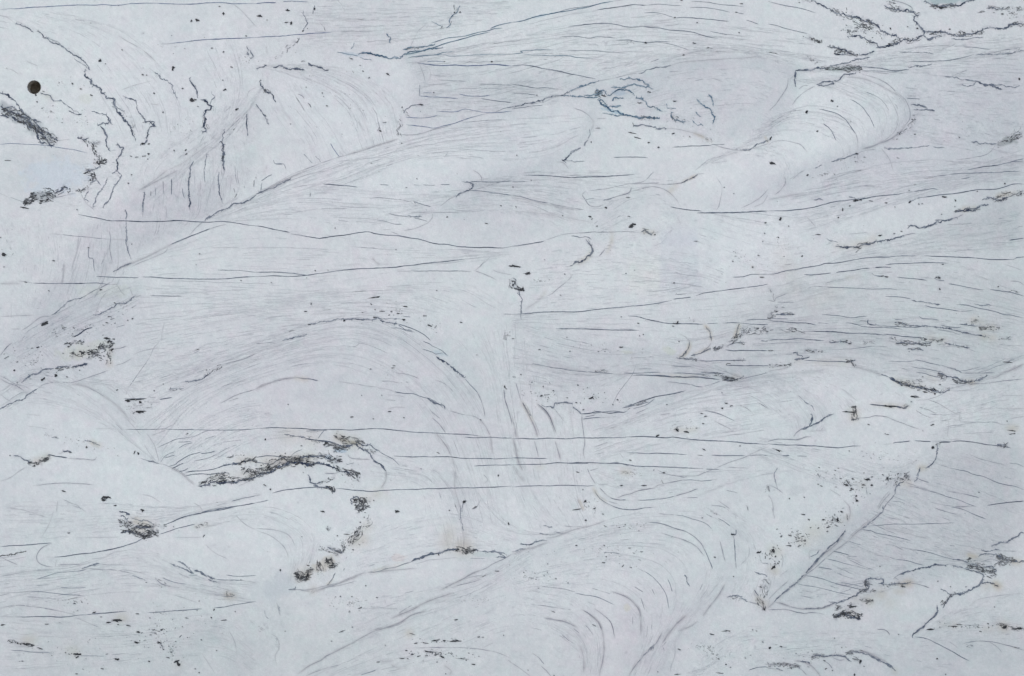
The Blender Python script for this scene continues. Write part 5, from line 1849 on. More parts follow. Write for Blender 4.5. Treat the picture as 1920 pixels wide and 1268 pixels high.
CS = 8.0                                       # coarse map of the broad colour areas
cx_ = np.arange(-MX, 1920+MX+CS, CS); cy_ = np.arange(-MX, 1268+MX+CS, CS)
CXX, CYY = np.meshgrid(cx_, cy_)
COARSE = np.zeros(CXX.shape+(3,))
def blur(a, rad):
    n = max(1, int(rad/CS))
    for _ in range(2):
        for ax in (0, 1):
            c = np.cumsum(np.concatenate([np.repeat(a.take([0], ax), n+1, ax), a, np.repeat(a.take([-1], ax), n, ax)], ax), ax)
            m = a.shape[ax]
            a = (c.take(range(2*n+1, 2*n+1+m), ax)-c.take(range(0, m), ax))/(2*n+1)
    return a
def polymask(p, X, Y):
    inside = np.zeros(X.shape, bool); n = len(p)
    for i in range(n):
        x0, y0 = p[i]; x1, y1 = p[(i+1) % n]
        if abs(y1-y0) < 1e-9: continue
        cr = ((y0 > Y) != (y1 > Y)) & (X < (x1-x0)*(Y-y0)/(y1-y0)+x0)
        inside ^= cr
    return inside

STONE = np.array([197.5, 206.8, 214.0])             # sRGB of the polished stone
ITEMS = parse(MARKS)
SHARP = []
for kind, a, groups, ox, oy, k in ITEMS:          # w: broad greyer bands along the folds, stone tone painted to shade their form
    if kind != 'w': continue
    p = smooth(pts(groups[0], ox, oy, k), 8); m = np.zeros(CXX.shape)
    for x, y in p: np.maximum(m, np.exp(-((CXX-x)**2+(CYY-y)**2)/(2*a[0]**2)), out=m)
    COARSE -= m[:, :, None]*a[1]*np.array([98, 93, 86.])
for kind, a, groups, ox, oy, k in ITEMS:  # q: stone tones, and edge strips that darken the frame like light falloff
    if kind != 'q': continue
    p = pts(groups[0], ox, oy, k)
    if k == 1.0:
        m = polymask(p, CXX, CYY).astype(float)
        c_ = np.array(a[:3]); c_ = (c_.mean()+(c_-c_.mean())*.3)*(1.2 if c_.mean() < 0 else 1.1)
        COARSE += blur(m, a[3]*1.3)[:, :, None]*c_
    else:
        SHARP.append((p, np.array(a[:3])*a[3]))
for sd, sz, am in ((1, 260, 1.6), (2, 90, 1.1), (3, 34, .8)):
    f1 = field(sd, sz)(CXX, CYY)[:, :, None]; f2 = field(sd+20, sz)(CXX, CYY)[:, :, None]
    COARSE += am*f1*np.array([1., 1., .9]) + am*.3*f2*np.array([-1., .9, .1])

def coarse_at(x, y):
    u = np.clip((x+MX)/CS, 0, CXX.shape[1]-1.001); v = np.clip((y+MX)/CS, 0, CXX.shape[0]-1.001)
    i = u.astype(int); j = v.astype(int); fu = (u-i)[..., None]; fv = (v-j)[..., None]
    return (COARSE[j, i]*(1-fu)+COARSE[j, i+1]*fu)*(1-fv)+(COARSE[j+1, i]*(1-fu)+COARSE[j+1, i+1]*fu)*fv

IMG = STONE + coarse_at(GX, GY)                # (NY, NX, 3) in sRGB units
for p, d in SHARP:
    x0, y0 = p.min(0); x1, y1 = p.max(0)
    m = polymask(p, GX, GY).astype(float)
    for _ in range(3):
        m[1:-1, 1:-1] = (m[1:-1, 1:-1]*2+m[:-2, 1:-1]+m[2:, 1:-1]+m[1:-1, :-2]+m[1:-1, 2:])/6
    fade = np.clip((GY-y0)/40, 0, 1)*np.clip((y1-GY)/25, 0, 1)
    IMG += (m*fade)[:, :, None]*d
IMG += (field(7, 9)(GX, GY)*1.5+field(8, 4.2)(GX, GY)*1.9+field(12, 22)(GX, GY*1.8)*1.3)[:, :, None]*np.array([1, .9, .8])
IMG += (field(9, 14)(GX, GY)*.7)[:, :, None]*np.array([-.9, 1., .3])

def tint(cx, cy, rx, ry, rot, col, st):
    R = max(rx, ry)*1.6+4
    i0, i1 = np.searchsorted(gx, [cx-R, cx+R]); j0, j1 = np.searchsorted(gy, [cy-R, cy+R])
    if i1 <= i0 or j1 <= j0: return
    X = GX[j0:j1, i0:i1]-cx; Y = GY[j0:j1, i0:i1]-cy
    c, s = math.cos(rot), math.sin(rot)
    u = (X*c+Y*s)/max(rx, 1); v = (-X*s+Y*c)/max(ry, 1)
    n = field(31, 11)(GX[j0:j1, i0:i1], GY[j0:j1, i0:i1])*.22+field(32, 4)(GX[j0:j1, i0:i1], GY[j0:j1, i0:i1])*.12
    d = np.sqrt(u*u+v*v)+n
    m = np.clip((1.15-d)/.55, 0, 1); m = (m*m*(3-2*m)*st)[:, :, None]
    IMG[j0:j1, i0:i1] = IMG[j0:j1, i0:i1]*(1-m)+np.array(col, float)*m
for kind, a, groups, ox, oy, k in ITEMS:
    if kind == 't':
        v = groups[0]
        tint(v[0]*k+ox, v[1]*k+oy, v[2]*k, v[3]*k, math.radians(v[4] if len(v) > 4 else 0), a[:3], a[3])

FADE = field(77, 70); FADE2 = field(78, 26)
# soft lines are laid into the stone colour: darkness maps, one per tone
TONES = {'s': np.array([118, 124, 138.]), 'm': np.array([134, 134, 143.]), 'b': np.array([160, 152, 134.])}
LAYER = {k_: np.zeros((NY, NX), np.float32) for k_ in TONES}
SPL = {k_: [] for k_ in TONES}
FX0 = 23; 
def splat(tone, p, sigma, dark):
    """p (n,2), sigma scalar, dark (n,)"""
    SPL[tone].append((p, np.full(len(p), sigma), dark))
def flush():
    for tone, L in SPL.items():
        if not L: continue
        P = np.vstack([q[0] for q in L]); S = np.concatenate([q[1] for q in L]); D = np.concatenate([q[2] for q in L])
        ok = (P[:, 0] > -12) & (P[:, 0] < 1932) & (P[:, 1] > -12) & (P[:, 1] < 1280)
        P, S, D = P[ok], S[ok], D[ok]
        ci = np.rint((P[:, 0]+20)/CELL).astype(int)+FX0; cj = np.rint((P[:, 1]+20)/CELL).astype(int)+FX0
        flat = LAYER[tone].reshape(-1)
        for lo, hi, R in ((0, 1.35, 2), (1.35, 2.6, 4), (2.6, 5.5, 8), (5.5, 99, 16)):
            sel = (S >= lo) & (S < hi)
            if not sel.any(): continue
            a_, b_, P_, S_, D_ = ci[sel], cj[sel], P[sel], S[sel], D[sel]
            for dj in range(-R, R+1):
                for di in range(-R, R+1):
                    ii = np.clip(a_+di, 0, NX-1); jj = np.clip(b_+dj, 0, NY-1)
                    d2 = (gx[ii]-P_[:, 0])**2+(gy[jj]-P_[:, 1])**2
                    np.maximum.at(flat, jj*NX+ii, (D_*np.exp(-d2/(2*S_*S_))).astype(np.float32))
        L.clear()

def softline(p, sigma, dark, tone='s', step=1.2, wob=.35):
    q = smooth(p, step); n = len(q)
    if n < 2: return
    q = q + normals(q)*wobble(n, 9, wob)[:, None]
    t = np.linspace(0, 1, n)
    env = np.clip(np.minimum(t, 1-t)*6+.35, 0, 1)*np.clip(.8+wobble(n, 12, .28)+wobble(n, 3, .15), .1, 1.25)
    splat(tone, q, sigma, dark*env)

# hairlines, jagged seams, inclusions become thin infills of their own, lists of (verts, faces, darkness)
def ribbon(p, width, dark, endtaper=.35):
    """strip along p; width (n,), returns verts (2n,2) and per-vertex darkness"""
    nn = normals(p)
    a = p+nn*(width/2)[:, None]; b = p-nn*(width/2)[:, None]
    n = len(p)
    v = np.empty((2*n, 2)); v[0::2] = a; v[1::2] = b
    f = np.array([[2*i, 2*i+1, 2*i+3, 2*i+2] for i in range(n-1)])
    d = np.repeat(dark, 2)
    return v, f, d

def hair(p, w_, d_, breaks=.0):
    q = smooth(p, 2.5); n = len(q)
    if n < 3: q = smooth(p, .8); n = len(q)
    if n < 2: return None
    q = q+normals(q)*(wobble(n, 7, .35)+wobble(n, 2, .12))[:, None]
    t = np.linspace(0, 1, n)
    e = np.clip(np.minimum(t, 1-t)*9+.25, 0, 1)
    w2 = np.clip(w_*HW*(.9+wobble(n, 6, .14)+wobble(n, 2, .1))*e, .35, 6)
    d2 = np.clip(d_*(.93+wobble(n, 9, .14)+wobble(n, 2, .1))*(.55+.45*e), .08, 1)
    return [ribbon(q, w2, d2)]

HW = .78
def seam(p, w_, d_, amp, barbs=True):
    q = smooth(p, 1.7, soft=False); n = len(q)
    if n < 3: return hair(p, w_, d_)
    q = jag(q, amp*.75)
    t = np.linspace(0, 1, n); e = np.clip(np.minimum(t, 1-t)*8+.35, 0, 1)
    w2 = np.clip(w_*.86*(.72+np.abs(wobble(n, 3, .75))+wobble(n, 1.3, .3))*e, .4, 7)
    d2 = np.clip(d_*(.88+wobble(n, 5, .2)+wobble(n, 1.6, .15)), .1, 1)
    out = [ribbon(q, w2, d2)]
    if barbs and d_ > .5:
        nn = normals(q); L = int(n*.2*min(1.8, w_/1.8))
        for _ in range(L):
            i = random.randrange(n); s = random.choice((-1, 1)); ln = random.uniform(1.5, 4.5)*(.6+amp*.3)
            an = random.uniform(-.9, .9); c, s_ = math.cos(an), math.sin(an)
            d = nn[i]*s; d = np.array([d[0]*c-d[1]*s_, d[0]*s_+d[1]*c])
            m = 4; tt = np.linspace(0, 1, m)[:, None]
            b = q[i]+d*ln*tt+RNG.normal(0, .35, (m, 2))*tt
            out.append(ribbon(b, np.linspace(w_*.7, .4, m), np.full(m, d_*.8)))
    return out

def shard(cx, cy, rx, ry, rot, dark, n=9):
    """irregular angular chip"""
    an = np.sort((np.arange(n)+RNG.uniform(-.35, .35, n))*2*math.pi/n)
    r = RNG.uniform(.5, 1.25, n)*(1+.25*np.sign(np.sin(2*an+RNG.uniform(0, 6))))*.92
    x = np.cos(an)*r*rx; y = np.sin(an)*r*ry
    c, s = math.cos(rot), math.sin(rot)
    v = np.c_[np.r_[0, x*c-y*s]+cx, np.r_[0, x*s+y*c]+cy]
    f = np.array([[0, 1+i, 1+(i+1) % n, 1+(i+1) % n] for i in range(n)])
    d = np.r_[dark, np.full(n, dark*.93)]
    return v, f, d

def crumble(p, n, band, w_, d_):
    """broken mineral filling: wandering threads that follow the seam, with chips between them"""
    q = smooth(p, 2.0); m = len(q); out = []
    if m < 2: return out
    nn = normals(q); tt = np.c_[nn[:, 1], -nn[:, 0]]
    total = n*5.5; used = 0.0
    while used < total*.30:
        i0 = random.randrange(-2, m); L = int(min(random.expovariate(1/6.0)+3, 20)); sg = random.choice((-1, 1))
        off = random.gauss(0, .40)*band; pts_ = []; vel = 0.0
        for k_ in range(L):
            i = i0+int(k_*.8)*sg
            if i < 0 or i >= m: break
            vel = vel*.35+random.gauss(0, .95); off += vel
            if abs(off) > band: off *= .8
            pts_.append(q[i]+nn[i]*off+tt[i]*random.gauss(0, .5))
        used += max(3, L*1.7)
        if len(pts_) < 3: continue
        b = np.array(pts_); s = len(b); e = 1-np.abs(np.linspace(-1, 1, s))**3*.6
        out.append(ribbon(b, np.clip(w_*.55*e*RNG.uniform(.35, 1.8, s), .35, 4.5), np.clip(d_*random.uniform(.5, 1.05)*RNG.uniform(.75, 1.1, s), .1, 1)))
    # chips gather in knots along the seam, with bare stone between
    knots = [(random.randrange(m), random.gauss(0, .38)*band) for _ in range(max(2, int(n/7)))]
    for k_ in range(int(n*.62)):
        if random.random() < .7:
            i0, o0 = random.choice(knots)
            i = min(max(int(i0+random.gauss(0, 1.6)), 0), m-1); off = o0+random.gauss(0, 1.7)
        else:
            i = random.randrange(m); off = random.gauss(0, .45)*band
        c = q[i]+nn[i]*off+tt[i]*random.uniform(-1, 1); an = math.atan2(tt[i][1], tt[i][0])+random.gauss(0, .4)
        r = w_*math.exp(random.gauss(-.45, .5))
        out.append(shard(c[0], c[1], min(r*random.uniform(1.0, 2.6), 6), min(r*random.uniform(.3, .75), 2.6), an, min(1, d_*random.uniform(.7, 1.25)), 7))
    # grey bruising of the stone between the threads, patchy
    for k_ in range(int(n*.3)):
        i = random.randrange(m); c = q[i]+nn[i]*random.gauss(0, .4)*band
        splat('s', c[None], random.uniform(.9, 2.2), np.array([d_*random.uniform(.15, .65)]))
    return out

IMG += RNG.normal(0, 2.4, (NY, NX, 1))
# ---------------------------------------------------------------- hole
HXC, HYC, HR = 63.9, 163.8, 12.9

# ---------------------------------------------------------------- sort the marks into parts
FINE = []
def fine(p, width, dark, wob=.3):
    q = smooth(p, 2.4); n = len(q)
    if n < 3: q = smooth(p, .9); n = len(q)
    if n < 2: return
    q = q+normals(q)*(wobble(n, 6, wob)+wobble(n, 2, wob*.35))[:, None]
    t = np.linspace(0, 1, n); e = np.clip(np.minimum(t, 1-t)*7+.2, 0, 1)
    w2 = np.clip(width*(.95+wobble(n, 4, .22))*(.4+.6*e), .35, 4)
    d2 = np.clip(dark*(.9+wobble(n, 5, .25)+wobble(n, 2, .18))*(.25+.75*e), .02, .9)
    FINE.append(ribbon(q, w2, d2))
PARTS = []          # (name, pieces, tone, label, kind)
SPECKS = []
for kind, a, groups, ox, oy, k in ITEMS:
    v = groups[0]
    if kind == 's':
        p = pts(v, ox, oy, k)
        if a[0] <= 1.65:
            fine(p, a[0]*1.0, a[1]*1.1); softline(p, 1.7, a[1]*.3, 'm')
        else:
            softline(p, a[0], a[1]*.95, 'm'); fine(p, 1.2, a[1]*.8)
            if a[0] < 4 and a[1] > .2:
                fine(p+RNG.normal(0, a[0]*.8, 2), 1.0, a[1]*.5)
    elif kind == 'b':
        softline(pts(v, ox, oy, k), a[0], a[1], 'b')
    elif kind == 'h':
        p = pts(v, ox, oy, k); ln = np.hypot(*np.diff(p, axis=0).T).sum()
        if a[1] < .45:
            fine(p, a[0]*.85, a[1]*1.15)
        else:
            PARTS.append(('hairline_crack', hair(p, a[0], a[1]*.92), 'blue', ln))
    elif kind == 'j':
        p = pts(v, ox, oy, k); ln = np.hypot(*np.diff(p, axis=0).T).sum()
        PARTS.append(('jagged_seam', seam(p, a[0], a[1]*.92, a[2] if len(a) > 2 else 1), 'blue', ln))
        if a[1] > .6: softline(p, 2.2, .14, 's')
    elif kind == 'g':
        p = pts(v, ox, oy, k); ln = np.hypot(*np.diff(p, axis=0).T).sum() if len(p) > 1 else 6
        PARTS.append(('crumbled_seam', crumble(p, int(a[0]*.85)+2, a[1]*.72, a[2]*.9, a[3]*.9), 'dark', ln))
    elif kind == 'p':
        for i in range(0, len(v)-4, 5):
            x, y, rx, ry, an = v[i:i+5]
            if rx < 1: continue
            x, y, rx, ry = x*k+ox, y*k+oy, rx*k*1.08, max(ry*k*.98, .65)
            PARTS.append(('dark_inclusion', [shard(x, y, rx, ry, math.radians(an), .9 if rx*ry > 2.5 else .75, 11)] +
                          ([shard(x+random.uniform(-.5, .5)*rx, y+random.uniform(-.5, .5)*ry, rx*.5, ry*.6, math.radians(an+20), .95, 7)] if rx*ry > 8 else []), 'dark', rx*ry))
            splat('s', np.array([[x, y]]), max(1.1, math.sqrt(rx*ry)*.8), np.array([.2]))
    elif kind == 'c':
        cx, cy, rx, ry = [q*k for q in v[:4]]; cx += ox; cy += oy
        an = math.radians(v[4] if len(v) > 4 else 0); faint = len(a) > 3
        for _ in range(int(a[0])):
            r = min(abs(random.gauss(0, .62)), 1.6); t = random.random()*2*math.pi
            x, y = math.cos(t)*r*rx, math.sin(t)*r*ry
            X = cx+x*math.cos(an)-y*math.sin(an); Y = cy+x*math.sin(an)+y*math.cos(an)
            s = a[1]*.5*math.exp(random.gauss(-.35, .4)); d = a[2]*random.uniform(.35, 1.05)*(.8 if faint else 1)
            SPECKS.append(shard(X, Y, s*random.uniform(1, 2.1), s*random.uniform(.5, .9), random.gauss(an*.5, .5), d, 7))
    elif kind == 'f' and len(groups) == 2:
        A = smooth(pts(groups[0], ox, oy, k), 6); B = smooth(pts(groups[1], ox, oy, k), 6)
        n = 60; uu = np.linspace(0, 1, n)
        A = np.c_[np.interp(uu, np.linspace(0, 1, len(A)), A[:, 0]), np.interp(uu, np.linspace(0, 1, len(A)), A[:, 1])]
        B = np.c_[np.interp(uu, np.linspace(0, 1, len(B)), B[:, 0]), np.interp(uu, np.linspace(0, 1, len(B)), B[:, 1])]
        for _ in range(int(a[0]*.62)):
            t = random.random(); L = a[3]*random.uniform(.25, 1.3); s = random.uniform(-.1, 1.02-L*.5)
            C = A*(1-t)+B*t
            lo, hi = max(0, s), min(1, s+L)
            if hi-lo < .02: continue
            w2 = np.linspace(lo, hi, 10)
            p = np.c_[np.interp(w2, uu, C[:, 0]), np.interp(w2, uu, C[:, 1])]
            mx, my = p[5]; g_ = float(FADE(mx, my)+.6*FADE2(mx, my))
            if g_ < -.55: continue
            g_ = min(1.2, .55+.35*g_)
            if random.random() < .35:
                softline(p, a[2]*random.uniform(.9, 2.2), g_*a[1]*random.uniform(.2, .7), 'm' if random.random() < .4 else 's', step=1.8, wob=.6)
            else:
                fine(p, random.uniform(.7, 1.2), g_*a[1]*random.uniform(.3, 1.35)**2.2*.95, .55)
        for _ in range(int(a[0]*3)):
            t = random.random(); L = random.uniform(.012, .07); s = random.uniform(0, 1-L)
            C = A*(1-t)+B*t; w2 = np.linspace(s, s+L, 5)
            p = np.c_[np.interp(w2, uu, C[:, 0]), np.interp(w2, uu, C[:, 1])]
            fine(p, random.uniform(.7, 1.3), random.uniform(.02, .11)+(.25*random.random() if random.random() < .08 else 0), .4)
for _ in range(5000):
    X, Y = random.uniform(-15, 1935), random.uniform(-15, 1283); L = random.uniform(1, 7); an = random.gauss(-.1, .5)
    softline(np.array([[X, Y], [X+L*math.cos(an), Y+L*math.sin(an)]]), random.uniform(.75, 1.5), random.uniform(.02, .12)+(.15 if random.random() < .05 else 0), 's', step=1.8)
# stone beyond the frame: the same banding and a few seams go on to the edge of the slab
mr = np.random.default_rng(99); random.seed(7)
for _ in range(130):
    side = random.randrange(4)
    X = random.uniform(-300, 2220) if side > 1 else random.choice((random.uniform(-310, -60), random.uniform(1980, 2230)))
    Y = random.choice((random.uniform(-310, -60), random.uniform(1330, 1580))) if side > 1 else random.uniform(-300, 1560)
    L = random.uniform(60, 150); an = random.gauss(-.25, .3); bend = random.gauss(0, .5)
    u = np.linspace(0, 1, 7); base_ = np.c_[X+np.cumsum(np.cos(an+bend*u))*L/7, Y+np.cumsum(np.sin(an+bend*u))*L/7]
    for q_ in range(random.randint(5, 18)):
        p = base_+np.array([random.uniform(-8, 8), q_*random.uniform(3, 6)])
        k0 = random.randint(0, 3); p = p[k0:k0+random.randint(3, 5)]
        if (p[:, 0].min() > -20 and p[:, 0].max() < 1940 and p[:, 1].min() > -20 and p[:, 1].max() < 1288): continue
        fine(p, random.uniform(.7, 1.2), random.uniform(.08, .35), .5)
    if _ % 5 == 0: SPECKS.extend(seam(base_, 2.0, .7, 1.4) or [])
for _ in range(650):                            # dust of barely visible grains over the whole slab
    X, Y = random.uniform(-200, 2100), random.uniform(-150, 1400)
    s = .5*math.exp(random.gauss(0, .3))
    SPECKS.append(shard(X, Y, s*random.uniform(1, 2), s*.8, random.uniform(-.3, .3), random.uniform(.12, .5), 6))
flush()
for tone, L in LAYER.items():
    m = np.clip(L, 0, .95)[:, :, None]
    IMG = IMG*(1-m)+TONES[tone]*m
def img_at(v):
    i = np.clip(np.searchsorted(gx, v[:, 0]), 0, NX-1); j = np.clip(np.searchsorted(gy, v[:, 1]), 0, NY-1)
    return IMG[j, i]

# ---------------------------------------------------------------- materials
GAIN = np.array([0.86, 0.86, 0.86])     # picture value of the stone -> its reflectance
def albedo(srgb):
    return np.clip(lin(np.clip(srgb, 0, 255))*GAIN, 0.004, .9)

def stone_material(name, rough, bump, grain):
    m = bpy.data.materials.new(name); m.use_nodes = True
    t = m.node_tree; N = t.nodes; L = t.links; N.clear()
    out = N.new('ShaderNodeOutputMaterial'); b = N.new('ShaderNodeBsdfPrincipled')
    at = N.new('ShaderNodeAttribute'); at.attribute_name = 'stone'
    tc = N.new('ShaderNodeTexCoord')
    n1 = N.new('ShaderNodeTexNoise'); n1.inputs['Scale'].default_value = 520; n1.inputs['Detail'].default_value = 3
    n2 = N.new('ShaderNodeTexNoise'); n2.inputs['Scale'].default_value = 90; n2.inputs['Detail'].default_value = 5
    n3 = N.new('ShaderNodeTexNoise'); n3.inputs['Scale'].default_value = 260; n3.inputs['Detail'].default_value = 2
    for n in (n1, n2, n3): L.new(tc.outputs['Object'], n.inputs['Vector'])
    mr = N.new('ShaderNodeMapRange'); mr.inputs[1].default_value = .25; mr.inputs[2].default_value = .75
    mr.inputs[3].default_value = 1-grain; mr.inputs[4].default_value = 1+grain
    L.new(n1.outputs[0], mr.inputs[0])
    mul = N.new('ShaderNodeVectorMath'); mul.operation = 'SCALE'
    L.new(at.outputs['Color'], mul.inputs[0]); L.new(mr.outputs[0], mul.inputs['Scale'])
    hs = N.new('ShaderNodeMixRGB'); hs.blend_type = 'MULTIPLY'; hs.inputs[0].default_value = 1
    cr = N.new('ShaderNodeValToRGB'); cr.color_ramp.elements[0].position = .35; cr.color_ramp.elements[1].position = .65
    cr.color_ramp.elements[0].color = (.985, .976, .988, 1); cr.color_ramp.elements[1].color = (.976, .986, .985, 1)
    L.new(n2.outputs[0], cr.inputs[0]); L.new(mul.outputs[0], hs.inputs[1]); L.new(cr.outputs[0], hs.inputs[2])
    L.new(hs.outputs[0], b.inputs['Base Color'])
    b.inputs['Roughness'].default_value = rough
    b.inputs['Specular IOR Level'].default_value = .3
    bp = N.new('ShaderNodeBump'); bp.inputs['Strength'].default_value = bump; bp.inputs['Distance'].default_value = .0004
    L.new(n3.outputs[0], bp.inputs['Height']); L.new(bp.outputs[0], b.inputs['Normal'])
    L.new(b.outputs[0], out.inputs[0])
    return m
def plain_material(name, c1, c2, scale, rough):
    m = bpy.data.materials.new(name); m.use_nodes = True
    t = m.node_tree; N = t.nodes; L = t.links
    b = N['Principled BSDF']; b.inputs['Roughness'].default_value = rough
    tc = N.new('ShaderNodeTexCoord'); n = N.new('ShaderNodeTexNoise'); n.inputs['Scale'].default_value = scale; n.inputs['Detail'].default_value = 6
    cr = N.new('ShaderNodeValToRGB'); cr.color_ramp.elements[0].color = (*c1, 1); cr.color_ramp.elements[1].color = (*c2, 1)
    cr.color_ramp.elements[0].position = .3; cr.color_ramp.elements[1].position = .7
    L.new(tc.outputs['Object'], n.inputs['Vector']); L.new(n.outputs[0], cr.inputs[0]); L.new(cr.outputs[0], b.inputs['Base Color'])
    bp = N.new('ShaderNodeBump'); bp.inputs['Strength'].default_value = .6; bp.inputs['Distance'].default_value = .002
    L.new(n.outputs[0], bp.inputs['Height']); L.new(bp.outputs[0], b.inputs['Normal'])
    return m
M_STONE = stone_material('honed_veined_stone', .62, .35, .055)
M_VEIN = stone_material('vein_filling', .7, .3, .05)
M_BORE = plain_material('sawn_stone_bore', (.40, .39, .37), (.55, .54, .52), 160, .9)
M_CORE = plain_material('rough_mortar', (.30, .27, .23), (.55, .51, .45), 190, .95)

# ---------------------------------------------------------------- mesh builders
def W(x, y, depth=0.0):
    """picture millimetres -> metres on the wall; the wall faces -Y"""
    x = np.asarray(x, float); y = np.asarray(y, float)
    return np.stack([(x-960)/1000+CX, np.full(x.shape, depth)+0*x, (634-y)/1000+CZ], -1)

def make_mesh(name, V, quads, mat, col=None, parent=None, smooth_=True):
    me = bpy.data.meshes.new(name)
    quads = np.asarray(quads, np.int32)
    tri = quads.shape[1] == 4 and (quads[:, 2] == quads[:, 3])
    if tri.any():
        tot = np.where(tri, 3, 4); keep = np.ones(quads.shape, bool); keep[tri, 3] = False
        loops = quads[keep]
    else:
        tot = np.full(len(quads), quads.shape[1]); loops = quads.reshape(-1)
    start = np.r_[0, np.cumsum(tot)[:-1]]
    me.vertices.add(len(V)); me.vertices.foreach_set('co', np.asarray(V, np.float32).reshape(-1))
    me.loops.add(len(loops)); me.loops.foreach_set('vertex_index', loops.astype(np.int32))
    me.polygons.add(len(tot)); me.polygons.foreach_set('loop_start', start.astype(np.int32))
    try: me.polygons.foreach_set('loop_total', tot.astype(np.int32))
    except Exception: pass
    me.update(calc_edges=True)
    if col is not None:
        at = me.color_attributes.new('stone', 'FLOAT_COLOR', 'POINT')
        at.data.foreach_set('color', np.c_[col, np.ones(len(col))].astype(np.float32).reshape(-1))
    me.materials.append(mat)
    o = bpy.data.objects.new(name, me); SC.collection.objects.link(o)
    if parent is not None: o.parent = parent
    return o

# ---- the slab: front sheet with the drilled hole cut out, edges and back
gxv, gyv = GX.copy(), GY.copy()
dist = np.hypot(gxv-HXC, gyv-HYC)
inq = (dist[:-1, :-1] < HR) & (dist[1:, :-1] < HR) & (dist[:-1, 1:] < HR) & (dist[1:, 1:] < HR)
snap = dist < HR
snap |= (dist < HR+CELL*.45)
dd = np.where(dist < 1e-6, 1, dist)
gxs = np.where(snap, HXC+(gxv-HXC)/dd*HR, gxv); gys = np.where(snap, HYC+(gyv-HYC)/dd*HR, gyv)
inq = snap[:-1, :-1] & snap[1:, :-1] & snap[:-1, 1:] & snap[1:, 1:]
V = W(gxs.ravel(), gys.ravel(), 0.0)
idx = np.arange(NX*NY).reshape(NY, NX)
Q = np.stack([idx[:-1, :-1], idx[1:, :-1], idx[1:, 1:], idx[:-1, 1:]], -1)[~inq]
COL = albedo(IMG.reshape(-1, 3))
THICK = .020
base = len(V)
x0, x1, y0, y1 = gx[0], gx[-1], gy[0], gy[-1]
corn = [(x0, y0), (x1, y0), (x1, y1), (x0, y1)]
extra = []
for d in (0.0, THICK):
    for c in corn: extra.append(W(*c, d))
V = np.vstack([V, np.array(extra).reshape(-1, 3)])
E_ = [[base+i, base+(i+1) % 4, base+4+(i+1) % 4, base+4+i] for i in range(4)]
# back face as a frame round the bore
ns = 48; an = np.linspace(0, 2*math.pi, ns, endpoint=False)
b0 = len(V)
V = np.vstack([V, W(HXC+np.cos(an)*HR, HYC+np.sin(an)*HR, THICK), W(HXC+np.cos(an)*110, HYC+np.sin(an)*110, THICK)])
ring = [[b0+i, b0+(i+1) % ns, b0+ns+(i+1) % ns, b0+ns+i] for i in range(ns)]
COL = np.vstack([COL, np.tile(albedo(STONE), (len(V)-len(COL), 1))])
Q = np.vstack([Q, np.array(E_), np.array(ring)])
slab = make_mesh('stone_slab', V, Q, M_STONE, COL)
slab['label'] = 'pale blue-white stone wall slab with dark jagged veins and one round drilled hole'
slab['kind'] = 'thing'; slab['category'] = 'stone slab'

# ---- bore: a chamfered rim and the rough wall of the hole
prof = [(HR+.9, -.00012), (HR+.1, .0007), (HR-.15, .003), (HR-.3, .010), (HR-.2, THICK)]
ns = 72; an = np.linspace(0, 2*math.pi, ns, endpoint=False)
VV = []; CC = []
for r, d in prof:
    rr = r+RNG.normal(0, .10, ns)*(r < HR)
    VV.append(W(HXC+np.cos(an)*rr, HYC+np.sin(an)*rr, d))
VV = np.vstack(VV)
F = [[q*ns+i, q*ns+(i+1) % ns, (q+1)*ns+(i+1) % ns, (q+1)*ns+i] for q in range(1, len(prof)-1) for i in range(ns)]
bore = make_mesh('drilled_hole', VV, F, M_BORE, None, slab); bore['label'] = 'round drilled hole with a rough grey bore'
rimc = np.tile(albedo(STONE+np.array([5, 4, 0])), (len(VV), 1))
rim = make_mesh('hole_rim', VV, [[i, (i+1) % ns, ns+(i+1) % ns, ns+i] for i in range(ns)], M_VEIN, rimc, slab)

# ---- backing wall behind the slab with the pocket the drill ran into
PR, PD = 21.0, .030
segs = 48; an = np.linspace(0, 2*math.pi, segs, endpoint=False)
sq = []
for t in an:
    c, s = math.cos(t), math.sin(t); k_ = 60/max(abs(c), abs(s)); sq.append((c*k_, s*k_))
sq = np.array(sq)
rings = [W(HXC+sq[:, 0], HYC+sq[:, 1], THICK+.002), W(HXC+np.cos(an)*PR, HYC+np.sin(an)*PR, THICK+.002),
         W(HXC+np.cos(an)*(PR-1), HYC+np.sin(an)*(PR-1), THICK+.010)]
for fr, dp in ((.8, .016), (.55, .0185), (.3, .019), (.1, .0195)):
    rings.append(W(HXC+np.cos(an)*PR*fr, HYC+np.sin(an)*PR*fr, THICK+dp)+np.c_[np.zeros(segs), RNG.normal(0, .0007, segs), np.zeros(segs)])
VV = np.vstack(rings); nr = len(rings)
F = [[q*segs+i, q*segs+(i+1) % segs, (q+1)*segs+(i+1) % segs, (q+1)*segs+i] for q in range(nr-1) for i in range(segs)]
cen = len(VV); VV = np.vstack([VV, W(HXC, HYC, THICK+.0195)[None]])
F += [[cen, (nr-1)*segs+i, (nr-1)*segs+(i+1) % segs, (nr-1)*segs+(i+1) % segs] for i in range(segs)]
